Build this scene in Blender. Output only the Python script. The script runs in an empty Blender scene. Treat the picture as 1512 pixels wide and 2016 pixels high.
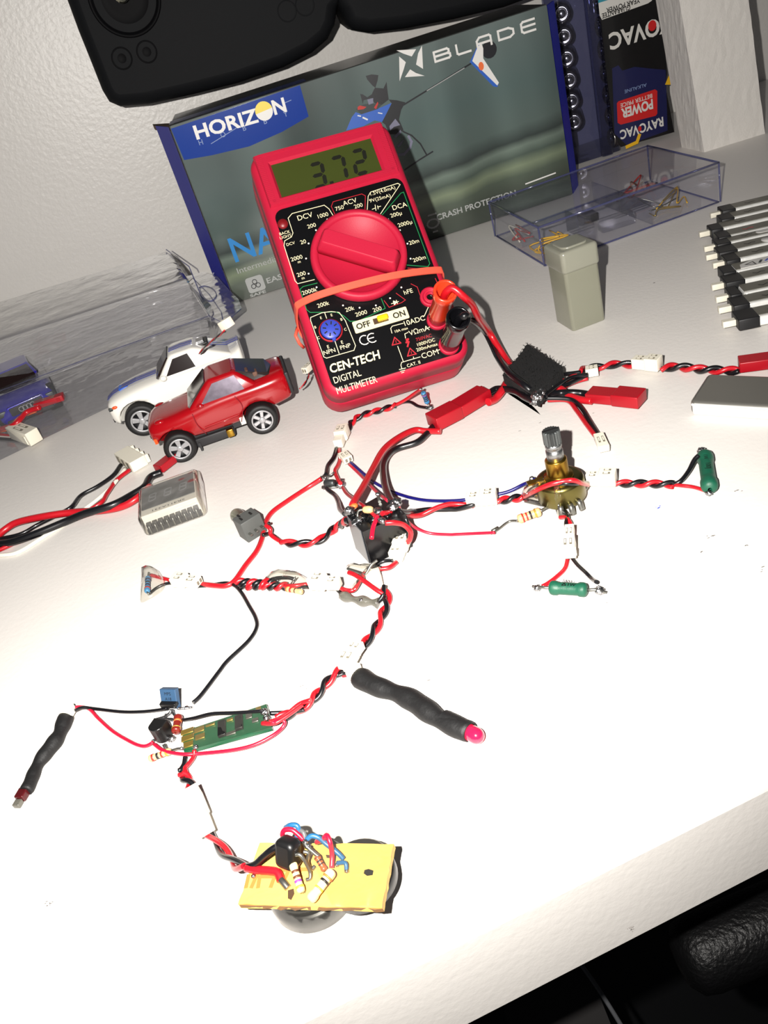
import bpy, bmesh, math, random
from mathutils import Vector, Matrix, noise
random.seed(7)
SC = bpy.context.scene
COL = SC.collection
PI = math.pi
# ------------------------------------------------------------------ camera, light, exposure
PITCH, ROLL, CAMH = 0.56485, -0.31187, 0.175          # table top is z = 0, metres
FPX, CX, CY = 1640.0, 756.0, 1008.0
_f = Vector((0, math.cos(PITCH), -math.sin(PITCH)))
_r0 = Vector((1, 0, 0)); _u0 = _r0.cross(_f)
_r = _r0*math.cos(ROLL) + _u0*math.sin(ROLL)
_u = -_r0*math.sin(ROLL) + _u0*math.cos(ROLL)
EYE = Vector((0, 0, CAMH))
cd = bpy.data.cameras.new('camera'); cam = bpy.data.objects.new('camera', cd); COL.objects.link(cam)
cd.sensor_fit = 'VERTICAL'; cd.sensor_height = 36; cd.sensor_width = 27; cd.lens = 36*FPX/2016
cd.clip_start = 0.005; cd.clip_end = 20
_m = Matrix((_r, _u, -_f)).transposed().to_4x4(); _m.translation = EYE
cam.matrix_world = _m
SC.camera = cam
SC.view_settings.view_transform = 'Standard'; SC.view_settings.look = 'None'
SC.view_settings.gamma = 1; SC.view_settings.use_curve_mapping = False
SC.view_settings.exposure = 0.0
w = bpy.data.worlds.new('world'); SC.world = w; w.use_nodes = True
w.node_tree.nodes['Background'].inputs[0].default_value = (0.9, 0.92, 1.0, 1)
w.node_tree.nodes['Background'].inputs[1].default_value = 0.05
ld = bpy.data.lights.new('phone_flash', 'SPOT'); fl = bpy.data.objects.new('phone_flash', ld); COL.objects.link(fl)
ld.energy = 13.2; ld.color = (1.0, 0.96, 0.91); ld.shadow_soft_size = 0.0022
ld.spot_size = math.radians(122); ld.spot_blend = 1.0
fl.location = EYE + _r*-0.028 + _u*0.008 + _f*-0.002
_aim = (_f + _u0*0.19).normalized()
fl.rotation_euler = (-_aim).to_track_quat('Z', 'Y').to_euler()
# ------------------------------------------------------------------ placing helpers (image measurements -> points in the room)
def ray(px, py): return _f + _r*((px-CX)/FPX) - _u*((py-CY)/FPX)
def at(px, py, z=0.0):
    d = ray(px, py); return EYE + d*((z-CAMH)/d.z)
def sc(px, py, z=0.0): return (at(px, py, z)-EYE).length/FPX
def on(M, px, py, w=0.0):
    "local coordinates (u, v) of the point on the local plane z = w of frame M"
    I = M.inverted(); o = I @ EYE; d = I.to_3x3() @ ray(px, py)
    q = o + d*((w-o.z)/d.z); return (q.x, q.y)
def zz(x0, y0, s): return lambda x, y: (x0+x*s, y0+y*s)
ZA = zz(200, 640, .291); ZM = zz(480, 220, .3075); ZB = zz(0, 460, .3175); ZR = zz(900, 650, .4048)
ZC = zz(560, 740, .248); ZP = zz(880, 820, .3836); ZL = zz(260, 1080, .3571); ZT = zz(0, 1320, .3968)
ZW = zz(540, 1240, .3042); ZD = zz(340, 1480, .3175); ZG = zz(0, 860, .3704); ZX = zz(940, 270, .3783)
ZK = zz(1380, 380, .1488); ZH = zz(330, 180, .1786); ZN = zz(650, 110, .1455); Z3 = zz(650, 0, .3175)
Z4 = zz(1050, 0, .3056); Z2 = zz(0, 0, .463); ID = zz(0, 0, 1)
def P3(conv, pts, z=0.001):
    out = []
    for p in pts:
        q = conv(p[0], p[1]); out.append(at(q[0], q[1], p[2] if len(p) > 2 else z))
    return out
# ------------------------------------------------------------------ materials
def lin(c):
    return tuple(((v/255)/12.92 if v/255 <= .04045 else ((v/255+.055)/1.055)**2.4) for v in c)
MATS = {}
def mat(name, col, rough=.5, metal=0, bump=0, bscale=400, coat=0, trans=0, alpha=1, emis=None, var=0, vscale=60, spec=.5, sss=0):
    m = bpy.data.materials.new(name); m.use_nodes = True; nt = m.node_tree; b = nt.nodes['Principled BSDF']
    c = lin(col)
    b.inputs['Base Color'].default_value = (*c, 1); b.inputs['Roughness'].default_value = rough
    b.inputs['Metallic'].default_value = metal; b.inputs['Coat Weight'].default_value = coat
    b.inputs['Coat Roughness'].default_value = .08
    b.inputs['Transmission Weight'].default_value = trans; b.inputs['Alpha'].default_value = alpha
    b.inputs['Specular IOR Level'].default_value = spec
    if sss:
        b.inputs['Subsurface Weight'].default_value = sss; b.inputs['Subsurface Radius'].default_value = (.003, .003, .003)
    if emis:
        b.inputs['Emission Color'].default_value = (*lin(emis[0]), 1); b.inputs['Emission Strength'].default_value = emis[1]
    tc = nt.nodes.new('ShaderNodeTexCoord')
    if bump:
        n = nt.nodes.new('ShaderNodeTexNoise'); n.inputs['Scale'].default_value = bscale; n.inputs['Detail'].default_value = 3
        bp = nt.nodes.new('ShaderNodeBump'); bp.inputs['Strength'].default_value = bump; bp.inputs['Distance'].default_value = .0006
        nt.links.new(tc.outputs['Object'], n.inputs['Vector']); nt.links.new(n.outputs['Fac'], bp.inputs['Height'])
        nt.links.new(bp.outputs['Normal'], b.inputs['Normal'])
    if var:
        n = nt.nodes.new('ShaderNodeTexNoise'); n.inputs['Scale'].default_value = vscale; n.inputs['Detail'].default_value = 4
        mx = nt.nodes.new('ShaderNodeMix'); mx.data_type = 'RGBA'
        mx.inputs['A'].default_value = (*[v*(1-var) for v in c], 1); mx.inputs['B'].default_value = (*[min(1, v*(1+var)) for v in c], 1)
        nt.links.new(tc.outputs['Object'], n.inputs['Vector']); nt.links.new(n.outputs['Fac'], mx.inputs['Factor'])
        nt.links.new(mx.outputs['Result'], b.inputs['Base Color'])
    MATS[name] = m; return m
def clear(name, tint, gloss=.5, rough=.06, haze=0.0, hcol=(200, 200, 200), bump=0.0):
    "thin clear plastic sheet: passes light, adds a fresnel gloss and a little haze"
    m = bpy.data.materials.new(name); m.use_nodes = True; nt = m.node_tree; nt.nodes.clear()
    o = nt.nodes.new('ShaderNodeOutputMaterial'); t = nt.nodes.new('ShaderNodeBsdfTransparent'); t.inputs[0].default_value = (*lin(tint), 1)
    g = nt.nodes.new('ShaderNodeBsdfGlossy'); g.inputs['Roughness'].default_value = rough
    d = nt.nodes.new('ShaderNodeBsdfDiffuse'); d.inputs[0].default_value = (*lin(hcol), 1)
    lw = nt.nodes.new('ShaderNodeLayerWeight'); pw = nt.nodes.new('ShaderNodeMath'); pw.operation = 'POWER'; pw.inputs[1].default_value = 5
    mu = nt.nodes.new('ShaderNodeMath'); mu.operation = 'MULTIPLY_ADD'; mu.inputs[1].default_value = gloss*.9; mu.inputs[2].default_value = .045*gloss
    m1 = nt.nodes.new('ShaderNodeMixShader'); m1.inputs[0].default_value = haze
    m2 = nt.nodes.new('ShaderNodeMixShader')
    nt.links.new(t.outputs[0], m1.inputs[1]); nt.links.new(d.outputs[0], m1.inputs[2])
    nt.links.new(lw.outputs['Facing'], pw.inputs[0]); nt.links.new(pw.outputs[0], mu.inputs[0]); nt.links.new(mu.outputs[0], m2.inputs[0])
    nt.links.new(m1.outputs[0], m2.inputs[1]); nt.links.new(g.outputs[0], m2.inputs[2]); nt.links.new(m2.outputs[0], o.inputs[0])
    if bump:
        tc = nt.nodes.new('ShaderNodeTexCoord'); n = nt.nodes.new('ShaderNodeTexNoise'); n.inputs['Scale'].default_value = 55
        bp = nt.nodes.new('ShaderNodeBump'); bp.inputs['Strength'].default_value = bump; bp.inputs['Distance'].default_value = .003
        nt.links.new(tc.outputs['Object'], n.inputs['Vector']); nt.links.new(n.outputs['Fac'], bp.inputs['Height'])
        nt.links.new(bp.outputs[0], g.inputs['Normal']); nt.links.new(bp.outputs[0], lw.inputs['Normal'])
    MATS[name] = m; return m
mat('desk_paint', (226, 222, 217), .45, bump=.14, bscale=420, spec=.35)
mat('wall_paint', (218, 215, 210), .36, bump=.45, bscale=330, spec=.4)
mat('floor_dark', (30, 31, 34), .5)
mat('red_case', (176, 26, 54), .48, bump=.05, bscale=1500, spec=.28)
mat('red_rib', (176, 28, 56), .4)
mat('panel_black', (11, 11, 13), .32, spec=.3)
mat('lcd', (58, 66, 26), .3); mat('lcd_seg', (18, 20, 10), .5)
mat('ink_cream', (238, 228, 186), .5); mat('ink_white', (225, 222, 215), .5); mat('ink_red', (176, 26, 40), .5); mat('ink_green', (20, 130, 70), .5)
mat('switch_plate', (236, 226, 178), .5); mat('ink_black', (15, 15, 16), .5)
mat('yellow_slider', (226, 190, 20), .35, coat=.4); mat('npn_blue', (52, 68, 170), .4); mat('button_red', (120, 18, 24), .4)
mat('jack_metal', (150, 150, 145), .3, 1); mat('plug_red', (222, 60, 30), .25, coat=.5, sss=.2); mat('plug_black', (9, 9, 12), .2, coat=.3)
mat('band', (238, 92, 70), .5, sss=.1)
mat('wire_red', (180, 20, 32), .34, coat=.25); mat('wire_black', (12, 12, 16), .34, coat=.3); mat('wire_blue', (16, 16, 96), .35, coat=.2)
mat('wire_magenta', (190, 16, 48), .35, coat=.2); mat('wire_white', (230, 226, 214), .4); mat('wire_sky', (30, 88, 130), .4); mat('wire_grey', (90, 92, 92), .4)
mat('conn_white', (228, 223, 206), .4, sss=.1); mat('conn_slot', (120, 114, 100), .6); mat('conn_red', (158, 10, 26), .4); mat('conn_red_dark', (120, 10, 16), .5)
mat('solder', (178, 178, 180), .28, 1, bump=.5, bscale=900); mat('flux', (120, 100, 60), .3, coat=.4); mat('lead_metal', (138, 138, 132), .35, .9)
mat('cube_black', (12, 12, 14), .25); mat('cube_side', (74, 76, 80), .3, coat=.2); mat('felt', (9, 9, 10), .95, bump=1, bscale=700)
mat('shrink', (11, 11, 12), .62, bump=.3, bscale=700); mat('led_red', (240, 24, 66), .18, coat=.6, sss=.4, emis=((255, 20, 60), .25)); mat('led_dark', (72, 14, 18), .3, alpha=1)
mat('res_green', (16, 82, 60), .5, bump=.2, bscale=900); mat('res_tan', (206, 168, 120), .45); mat('res_cream', (222, 200, 140), .45); mat('res_blue', (60, 128, 176), .4)
mat('res_red', (110, 26, 20), .35, coat=.3); mat('res_orange', (206, 84, 40), .35, coat=.3)
mat('b_red', (190, 40, 30), .5); mat('b_black', (26, 22, 22), .5); mat('b_brown', (92, 48, 26), .5); mat('b_orange', (236, 110, 50), .5); mat('b_gold', (190, 150, 60), .4, .4); mat('b_violet', (130, 60, 150), .5); mat('b_yellow', (240, 214, 60), .5); mat('b_navy', (22, 34, 72), .5)
mat('brass', (168, 132, 52), .3, 1); mat('pot_body', (116, 108, 62), .33, 1, var=.25, vscale=160); mat('alu', (158, 160, 160), .38, 1, bump=.2, bscale=900); mat('alu_dark', (96, 100, 100), .45, .9)
mat('car_red', (148, 6, 16), .2, coat=.6); mat('car_white', (232, 230, 222), .2, coat=.7); mat('car_blue', (34, 26, 150), .2, coat=.8); mat('car_glass', (26, 16, 15), .12, coat=.3)
mat('stripe_blue', (34, 46, 120), .25, coat=.6); mat('tire', (11, 11, 12), .6); mat('rim', (176, 176, 178), .3, .4); mat('rim_dark', (22, 22, 24), .5); mat('chassis', (34, 34, 36), .55); mat('car_silverglass', (120, 112, 124), .12, .7, var=.5, vscale=300); mat('seat_brown', (96, 66, 52), .7)
mat('amber', (226, 80, 30), .4); mat('grille', (20, 20, 24), .5); mat('pink_red', (120, 20, 30), .3)
mat('box_blue', (38, 46, 168), .5, spec=.12); mat('label_blue', (26, 62, 150), .16); mat('kraft', (96, 74, 54), .8); mat('box_grey', (66, 68, 66), .35, coat=.3)
mat('print_white', (232, 230, 226), .4); mat('print_sky', (20, 128, 200), .4); mat('print_black', (22, 24, 30), .4); mat('print_blue', (44, 96, 190), .4); mat('print_pale', (130, 150, 190), .5); mat('print_yellow', (240, 212, 50), .4); mat('print_lilac', (120, 120, 142), .4); mat('print_grey', (168, 170, 168), .5); mat('print_shade', (46, 54, 56), .5)
mat('ctrl_black', (20, 21, 23), .6, bump=.05, bscale=900, spec=.08); mat('ctrl_gloss', (10, 10, 12), .55, spec=.06); mat('chrome', (220, 216, 190), .15, 1)
mat('foam_white', (222, 218, 212), .8, bump=.3, bscale=800, var=.04, vscale=300)
mat('aa_black', (32, 26, 30), .35, coat=.3); mat('aa_copper', (120, 66, 40), .3, .7); mat('aa_nub', (200, 196, 186), .2, 1); mat('card_black', (12, 12, 14), .35, coat=.3); mat('card_navy', (24, 28, 74), .35, coat=.3); mat('card_red', (200, 34, 34), .4); mat('card_teal', (50, 140, 160), .4); mat('card_yellow', (226, 176, 30), .4); mat('card_white', (214, 212, 206), .5)
mat('pouch', (176, 175, 170), .32, .55, bump=.25, bscale=120); mat('pouch_dull', (104, 102, 92), .4, .3, bump=.15, bscale=300); mat('foil_top', (122, 120, 114), .3, .55, bump=.15, bscale=90); mat('foil_sheen', (236, 236, 232), .22, .25, bump=.5, bscale=220); mat('cap_black', (18, 18, 20), .5); mat('sticker', (214, 212, 208), .5)
mat('disp_face', (78, 80, 84), .3, coat=.3, var=.2, vscale=120); mat('disp_side', (214, 210, 202), .45); mat('disp_seg', (112, 114, 120), .3)
mat('pcb', (10, 74, 46), .4, coat=.3, var=.2, vscale=500); mat('chip', (12, 12, 13), .4); mat('gold', (206, 176, 90), .3, .9); mat('trans_blue', (44, 74, 104), .5)
mat('perf', (208, 166, 84), .6, bump=.4, bscale=300, var=.06, vscale=120); mat('perf_edge', (120, 84, 44), .8); mat('perf_print', (216, 112, 50), .6); mat('burn', (66, 44, 22), .7)
mat('leather', (12, 12, 13), .42, bump=.8, bscale=700, spec=.3); mat('cabinet_dark', (52, 50, 50), .6); mat('cable_grey', (110, 112, 116), .4)
mat('milky', (160, 160, 142), .3, trans=.35, sss=.6, coat=.2); mat('milky_cap', (172, 172, 156), .3, trans=.35, sss=.5, coat=.3)
mat('speck', (120, 116, 112), .8); mat('speck_blue', (70, 90, 190), .8); mat('tape_edge', (150, 146, 132), .3, coat=.5)
clear('blister', (247, 247, 249), 2.2, .11, .07, (210, 210, 212), .5)
clear('clear_box', (249, 249, 252), 1, .04, .03, (170, 172, 190)); clear('clear_edge', (196, 198, 220), 1, .08, .25, (120, 124, 170))
clear('tape', (248, 247, 242), 2.2, .10, .025, (214, 210, 200), .8); clear('pack_film', (206, 208, 226), 1, .08, .06, (90, 92, 120), .3)
# printed box front: blurred green-grey photograph
def box_print():
    m = mat('box_photo', (84, 96, 92), .17); nt = m.node_tree; b = nt.nodes['Principled BSDF']
    tc = nt.nodes.new('ShaderNodeTexCoord'); sep = nt.nodes.new('ShaderNodeSeparateXYZ'); nt.links.new(tc.outputs['Object'], sep.inputs[0])
    n = nt.nodes.new('ShaderNodeTexNoise'); n.inputs['Scale'].default_value = 16; n.inputs['Detail'].default_value = 2
    mp = nt.nodes.new('ShaderNodeMapping'); mp.inputs['Scale'].default_value = (1.6, 1, .55); nt.links.new(tc.outputs['Object'], mp.inputs[0]); nt.links.new(mp.outputs[0], n.inputs['Vector'])
    ad = nt.nodes.new('ShaderNodeMath'); ad.operation = 'MULTIPLY_ADD'; ad.inputs[1].default_value = .012; nt.links.new(n.outputs['Fac'], ad.inputs[0]); 
    # z minus a slope of the far ledge
    sl = nt.nodes.new('ShaderNodeMath'); sl.operation = 'MULTIPLY_ADD'; sl.inputs[1].default_value = -.06; nt.links.new(sep.outputs['X'], sl.inputs[0]); nt.links.new(sep.outputs['Z'], sl.inputs[2])
    nt.links.new(sl.outputs[0], ad.inputs[2])
    mr = nt.nodes.new('ShaderNodeMapRange'); mr.inputs['From Min'].default_value = 0; mr.inputs['From Max'].default_value = .13; nt.links.new(ad.outputs[0], mr.inputs['Value'])
    cr = nt.nodes.new('ShaderNodeValToRGB'); nt.links.new(mr.outputs[0], cr.inputs[0])
    st = [(0, (70, 76, 70)), (.12, (74, 80, 72)), (.2, (86, 96, 84)), (.25, (124, 136, 112)), (.3, (80, 92, 84)), (.345, (112, 126, 116)), (.38, (60, 68, 66)), (.45, (88, 102, 98)), (.65, (86, 102, 100)), (1, (100, 110, 108))]
    e = cr.color_ramp.elements
    while len(e) > 1: e.remove(e[0])
    e[0].position = 0; e[0].color = (*lin(st[0][1]), 1)
    for p, c in st[1:]:
        q = e.new(p); q.color = (*lin(c), 1)
    # vertical soft posts
    n2 = nt.nodes.new('ShaderNodeTexNoise'); n2.inputs['Scale'].default_value = 22; n2.inputs['Detail'].default_value = 1
    mp2 = nt.nodes.new('ShaderNodeMapping'); mp2.inputs['Scale'].default_value = (1.3, 1, .12); nt.links.new(tc.outputs['Object'], mp2.inputs[0]); nt.links.new(mp2.outputs[0], n2.inputs['Vector'])
    mr2 = nt.nodes.new('ShaderNodeMapRange'); mr2.inputs['From Min'].default_value = .3; mr2.inputs['From Max'].default_value = .7; mr2.inputs['To Min'].default_value = .62; mr2.inputs['To Max'].default_value = 1.2; nt.links.new(n2.outputs['Fac'], mr2.inputs['Value'])
    mx = nt.nodes.new('ShaderNodeMix'); mx.data_type = 'RGBA'; mx.blend_type = 'MULTIPLY'; mx.inputs['Factor'].default_value = 1
    cb = nt.nodes.new('ShaderNodeCombineColor'); [nt.links.new(mr2.outputs[0], cb.inputs[i]) for i in range(3)]
    nt.links.new(cr.outputs[0], mx.inputs['A']); nt.links.new(cb.outputs[0], mx.inputs['B'])
    # pale swoosh (printed arc)
    ds = nt.nodes.new('ShaderNodeVectorMath'); ds.operation = 'DISTANCE'; ds.inputs[1].default_value = (.216, 0, .124); nt.links.new(tc.outputs['Object'], ds.inputs[0])
    sb = nt.nodes.new('ShaderNodeMath'); sb.operation = 'SUBTRACT'; sb.inputs[1].default_value = .056; nt.links.new(ds.outputs['Value'], sb.inputs[0])
    ab = nt.nodes.new('ShaderNodeMath'); ab.operation = 'ABSOLUTE'; nt.links.new(sb.outputs[0], ab.inputs[0])
    mr3 = nt.nodes.new('ShaderNodeMapRange'); mr3.interpolation_type = 'SMOOTHSTEP'; mr3.inputs['From Min'].default_value = 0; mr3.inputs['From Max'].default_value = .009; mr3.inputs['To Min'].default_value = .5; mr3.inputs['To Max'].default_value = 0; nt.links.new(ab.outputs[0], mr3.inputs['Value'])
    mx2 = nt.nodes.new('ShaderNodeMix'); mx2.data_type = 'RGBA'; nt.links.new(mr3.outputs[0], mx2.inputs['Factor']); nt.links.new(mx.outputs['Result'], mx2.inputs['A']); mx2.inputs['B'].default_value = (*lin((158, 176, 176)), 1)
    nt.links.new(mx2.outputs['Result'], b.inputs['Base Color'])
box_print()
# ------------------------------------------------------------------ mesh builder
def spline(pts, n=8):
    pts = [Vector(p) for p in pts]
    if len(pts) < 3: return [pts[0].lerp(pts[-1], i/n) for i in range(n+1)]
    P = [pts[0]*2-pts[1]] + pts + [pts[-1]*2-pts[-2]]; out = []
    for i in range(1, len(P)-2):
        a, b, c, d = P[i-1:i+3]
        for k in range(n):
            t = k/n
            out.append(.5*((2*b)+(c-a)*t+(2*a-5*b+4*c-d)*t*t+(3*b-a-3*c+d)*t**3))
    out.append(P[-2].copy()); return out
def rr(w, h, r, seg=6, cx=0, cy=0):
    r = max(min(r, w/2-1e-6, h/2-1e-6), 1e-6); o = []
    for (sx, sy, a0) in ((1, 1, 0), (-1, 1, PI/2), (-1, -1, PI), (1, -1, 1.5*PI)):
        for k in range(seg+1):
            a = a0+PI/2*k/seg; o.append((cx+sx*(w/2-r)+r*math.cos(a), cy+sy*(h/2-r)+r*math.sin(a)))
    return o
def inset(poly, d):
    n = len(poly); o = []
    A = sum(poly[i][0]*poly[(i+1) % n][1]-poly[(i+1) % n][0]*poly[i][1] for i in range(n)); s = 1 if A > 0 else -1
    for i in range(n):
        a, b, c = Vector(poly[i-1][:2]), Vector(poly[i][:2]), Vector(poly[(i+1) % n][:2])
        e1 = (b-a); e2 = (c-b)
        if e1.length < 1e-9: e1 = e2
        if e2.length < 1e-9: e2 = e1
        e1.normalize(); e2.normalize()
        n1 = Vector((-e1.y, e1.x))*s; n2 = Vector((-e2.y, e2.x))*s; k = (n1+n2)
        k = k/max(k.length_squared/2, .35); o.append((b.x+k.x*d, b.y+k.y*d))
    return o
TXT = {}
def text_geo(s, bold=0.0):
    if (s, bold) in TXT: return TXT[(s, bold)]
    cu = bpy.data.curves.new('t', 'FONT'); cu.body = s; cu.size = 1; cu.offset = bold; cu.align_x = 'CENTER'; cu.align_y = 'CENTER'; cu.resolution_u = 3
    o = bpy.data.objects.new('t', cu); COL.objects.link(o); dg = bpy.context.evaluated_depsgraph_get(); dg.update()
    me = o.evaluated_get(dg).to_mesh(); V = [v.co.copy() for v in me.vertices]; F = [list(p.vertices) for p in me.polygons]
    x0 = min(v.x for v in V); x1 = max(v.x for v in V); y0 = min(v.y for v in V); y1 = max(v.y for v in V)
    o.evaluated_get(dg).to_mesh_clear(); bpy.data.objects.remove(o); bpy.data.curves.remove(cu)
    V = [(v.x-(x0+x1)/2, v.y-(y0+y1)/2) for v in V]
    TXT[(s, bold)] = (V, F, x1-x0, y1-y0); return TXT[(s, bold)]
class MB:
    def __init__(s, M=None): s.v = []; s.f = []; s.mi = []; s.sm = []; s.mats = []; s.M = M or Matrix.Identity(4)
    def add(s, V, F, m, smooth=False, M=None):
        if m not in s.mats: s.mats.append(m)
        k = s.mats.index(m); b = len(s.v); T = s.M @ M if M else s.M
        s.v += [T @ Vector(p if len(p) == 3 else (p[0], p[1], 0)) for p in V]
        for f in F: s.f.append([b+i for i in f]); s.mi.append(k); s.sm.append(smooth)
        return s
    def rings(s, R, m, smooth=True, cap0=True, cap1=True, M=None, closed=False):
        n = len(R[0]); V = [p for r in R for p in r]; F = []
        L = len(R)
        for i in range(L if closed else L-1):
            for j in range(n):
                F.append([i*n+j, i*n+(j+1) % n, ((i+1) % L)*n+(j+1) % n, ((i+1) % L)*n+j])
        s.add(V, F, m, smooth, M); b = len(s.v)-len(V)
        if not closed:
            if cap0: s.f.append([b+j for j in range(n)][::-1]); s.mi.append(s.mats.index(m)); s.sm.append(False)
            if cap1: s.f.append([b+(L-1)*n+j for j in range(n)]); s.mi.append(s.mats.index(m)); s.sm.append(False)
        return s
    def prism(s, poly, z0, z1, m, bevel=0, smooth=False, M=None):
        if bevel:
            R = [[(*p, z0) for p in poly], [(*p, z1-bevel) for p in poly]]
            for a in (30, 60, 90):
                a = math.radians(a); R.append([(*p, z1-bevel+bevel*math.sin(a)) for p in inset(poly, bevel*(1-math.cos(a)))])
        else: R = [[(*p, z0) for p in poly], [(*p, z1) for p in poly]]
        return s.rings(R, m, smooth, M=M)
    def slab(s, cx, cy, w, h, r, z0, z1, b, m, M=None, both=False, seg=6):
        R = []
        def ring(i, z): return [(x, y, z) for x, y in rr(w-2*i, h-2*i, max(r-i, 1e-5), seg, cx, cy)]
        if both:
            for a in (90, 60, 30): a = math.radians(a); R.append(ring(b*(1-math.cos(a)), z0+b-b*math.sin(a)))
        R.append(ring(0, z0+(b if both else 0))); R.append(ring(0, z1-b))
        for a in (30, 60, 90):
            a = math.radians(a); R.append(ring(b*(1-math.cos(a)), z1-b+b*math.sin(a)))
        return s.rings(R, m, True, M=M)
    def box(s, lo, hi, m, M=None, b=0):
        x0, y0, z0 = lo; x1, y1, z1 = hi
        if b: return s.slab((x0+x1)/2, (y0+y1)/2, x1-x0, y1-y0, b, z0, z1, b, m, M, True, 2)
        return s.prism([(x0, y0), (x1, y0), (x1, y1), (x0, y1)], z0, z1, m, M=M)
    def lathe(s, prof, m, seg=32, M=None, smooth=True, c=(0, 0)):
        R = [[(c[0]+max(r, 1e-6)*math.cos(2*PI*k/seg), c[1]+max(r, 1e-6)*math.sin(2*PI*k/seg), z) for k in range(seg)] for r, z in prof]
        return s.rings(R, m, smooth, prof[0][0] < 1e-5, prof[-1][0] < 1e-5, M=M)
    def tube(s, pts, r, m, seg=8, rf=None, sx=1.0):
        pts = [Vector(p) for p in pts]; q = [pts[0]]
        for p in pts[1:]:
            if (p-q[-1]).length > 1e-6: q.append(p)
        pts = q; R = []; up = Vector((0, 0, 1)); prev = None; L = len(pts)
        for i, p in enumerate(pts):
            t = (pts[min(i+1, L-1)]-pts[max(i-1, 0)]).normalized()
            if prev is None:
                a = up if abs(t.z) < .9 else Vector((1, 0, 0)); n = (a-t*a.dot(t)).normalized()
            else:
                n = (prev-t*prev.dot(t)); n = n.normalized() if n.length > 1e-6 else prev
            prev = n; b = t.cross(n); rad = r*(rf(i/(L-1)) if rf else 1)
            R.append([p+(n*math.cos(2*PI*k/seg)+b*math.sin(2*PI*k/seg)*sx)*rad for k in range(seg)])
        return s.rings(R, m, True)
    def ball(s, c, r, m, sc3=(1, 1, 1), rough=0, seg=10, M=None):
        c = Vector(c); R = []
        for i in range(1, seg):
            a = PI*i/seg; ring = []
            for k in range(seg+4):
                b = 2*PI*k/(seg+4); d = Vector((math.sin(a)*math.cos(b), math.sin(a)*math.sin(b), -math.cos(a)))
                q = 1+(rough*noise.noise(d*2.2+c*900) if rough else 0)
                ring.append(c+Vector((d.x*sc3[0], d.y*sc3[1], d.z*sc3[2]))*r*q)
            R.append(ring)
        return s.rings(R, m, True, M=M)
    def strip(s, pts, wd, m, z=0, th=.00006, closed=False):
        "flat printed line in the local xy plane"
        pts = [Vector(p[:2]) for p in pts]; n = len(pts)
        for i in range(n if closed else n-1):
            a, b = pts[i], pts[(i+1) % n]; d = (b-a)
            if d.length < 1e-7: continue
            d.normalize(); q = Vector((-d.y, d.x))*wd/2; a2 = a-d*wd*.4; b2 = b+d*wd*.4
            s.prism([a2-q, b2-q, b2+q, a2+q], z, z+th+(i % 4)*.000012+(len(s.v) % 7)*.000003, m)
        return s
    def text(s, t, c, cap, m, z=0, rot=0, th=.00005, bold=0.0, wfit=None, shear=0):
        V, F, w_, h_ = text_geo(t, bold); k = cap/.7
        kx = k if wfit is None else wfit/w_
        if wfit is not None: k = cap/h_
        R = Matrix.Translation((c[0], c[1], z+th)) @ Matrix.Rotation(rot, 4, 'Z')
        return s.add([(x*kx+shear*y*k, y*k, 0) for x, y in V], F, m, False, R)
    def build(s, name, parent=None, label=None, cat=None, group=None, kind=None, sub=0):
        me = bpy.data.meshes.new(name); org = Vector((0, 0, 0))
        if parent is not None:
            p = parent
            while p is not None: org += p.location; p = p.parent
        else:
            xs = [v.x for v in s.v]; ys = [v.y for v in s.v]; zs = [v.z for v in s.v]
            org = Vector(((min(xs)+max(xs))/2, (min(ys)+max(ys))/2, min(zs)))
        me.from_pydata([v-org for v in s.v], [], s.f); me.validate()
        for m in s.mats: me.materials.append(MATS[m])
        if len(me.polygons) == len(s.f):
            me.polygons.foreach_set('material_index', s.mi); me.polygons.foreach_set('use_smooth', s.sm)
        bm = bmesh.new(); bm.from_mesh(me); bmesh.ops.recalc_face_normals(bm, faces=bm.faces); bm.to_mesh(me); bm.free()
        o = bpy.data.objects.new(name, me); COL.objects.link(o)
        if parent is not None: o.parent = parent
        else: o.location = org
        tag(o, label, cat, group, kind)
        if sub:
            md = o.modifiers.new('s', 'SUBSURF'); md.levels = sub; md.render_levels = sub
        return o
def tag(o, label=None, cat=None, group=None, kind=None):
    if label: o['label'] = label
    if cat: o['category'] = cat
    if group: o['group'] = group
    if kind: o['kind'] = kind
    return o
def thing(name, loc, label, cat, group=None):
    o = bpy.data.objects.new(name, None); COL.objects.link(o); o.location = loc; o.empty_display_size = .01
    return tag(o, label, cat, group)
def frame(o, x, z):
    "matrix from origin, x axis, approximate z axis"
    x = Vector(x).normalized(); z = Vector(z); y = z.cross(x).normalized(); z = x.cross(y)
    M = Matrix((x, y, z)).transposed().to_4x4(); M.translation = Vector(o); return M
UP = Vector((0, 0, 1))
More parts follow.
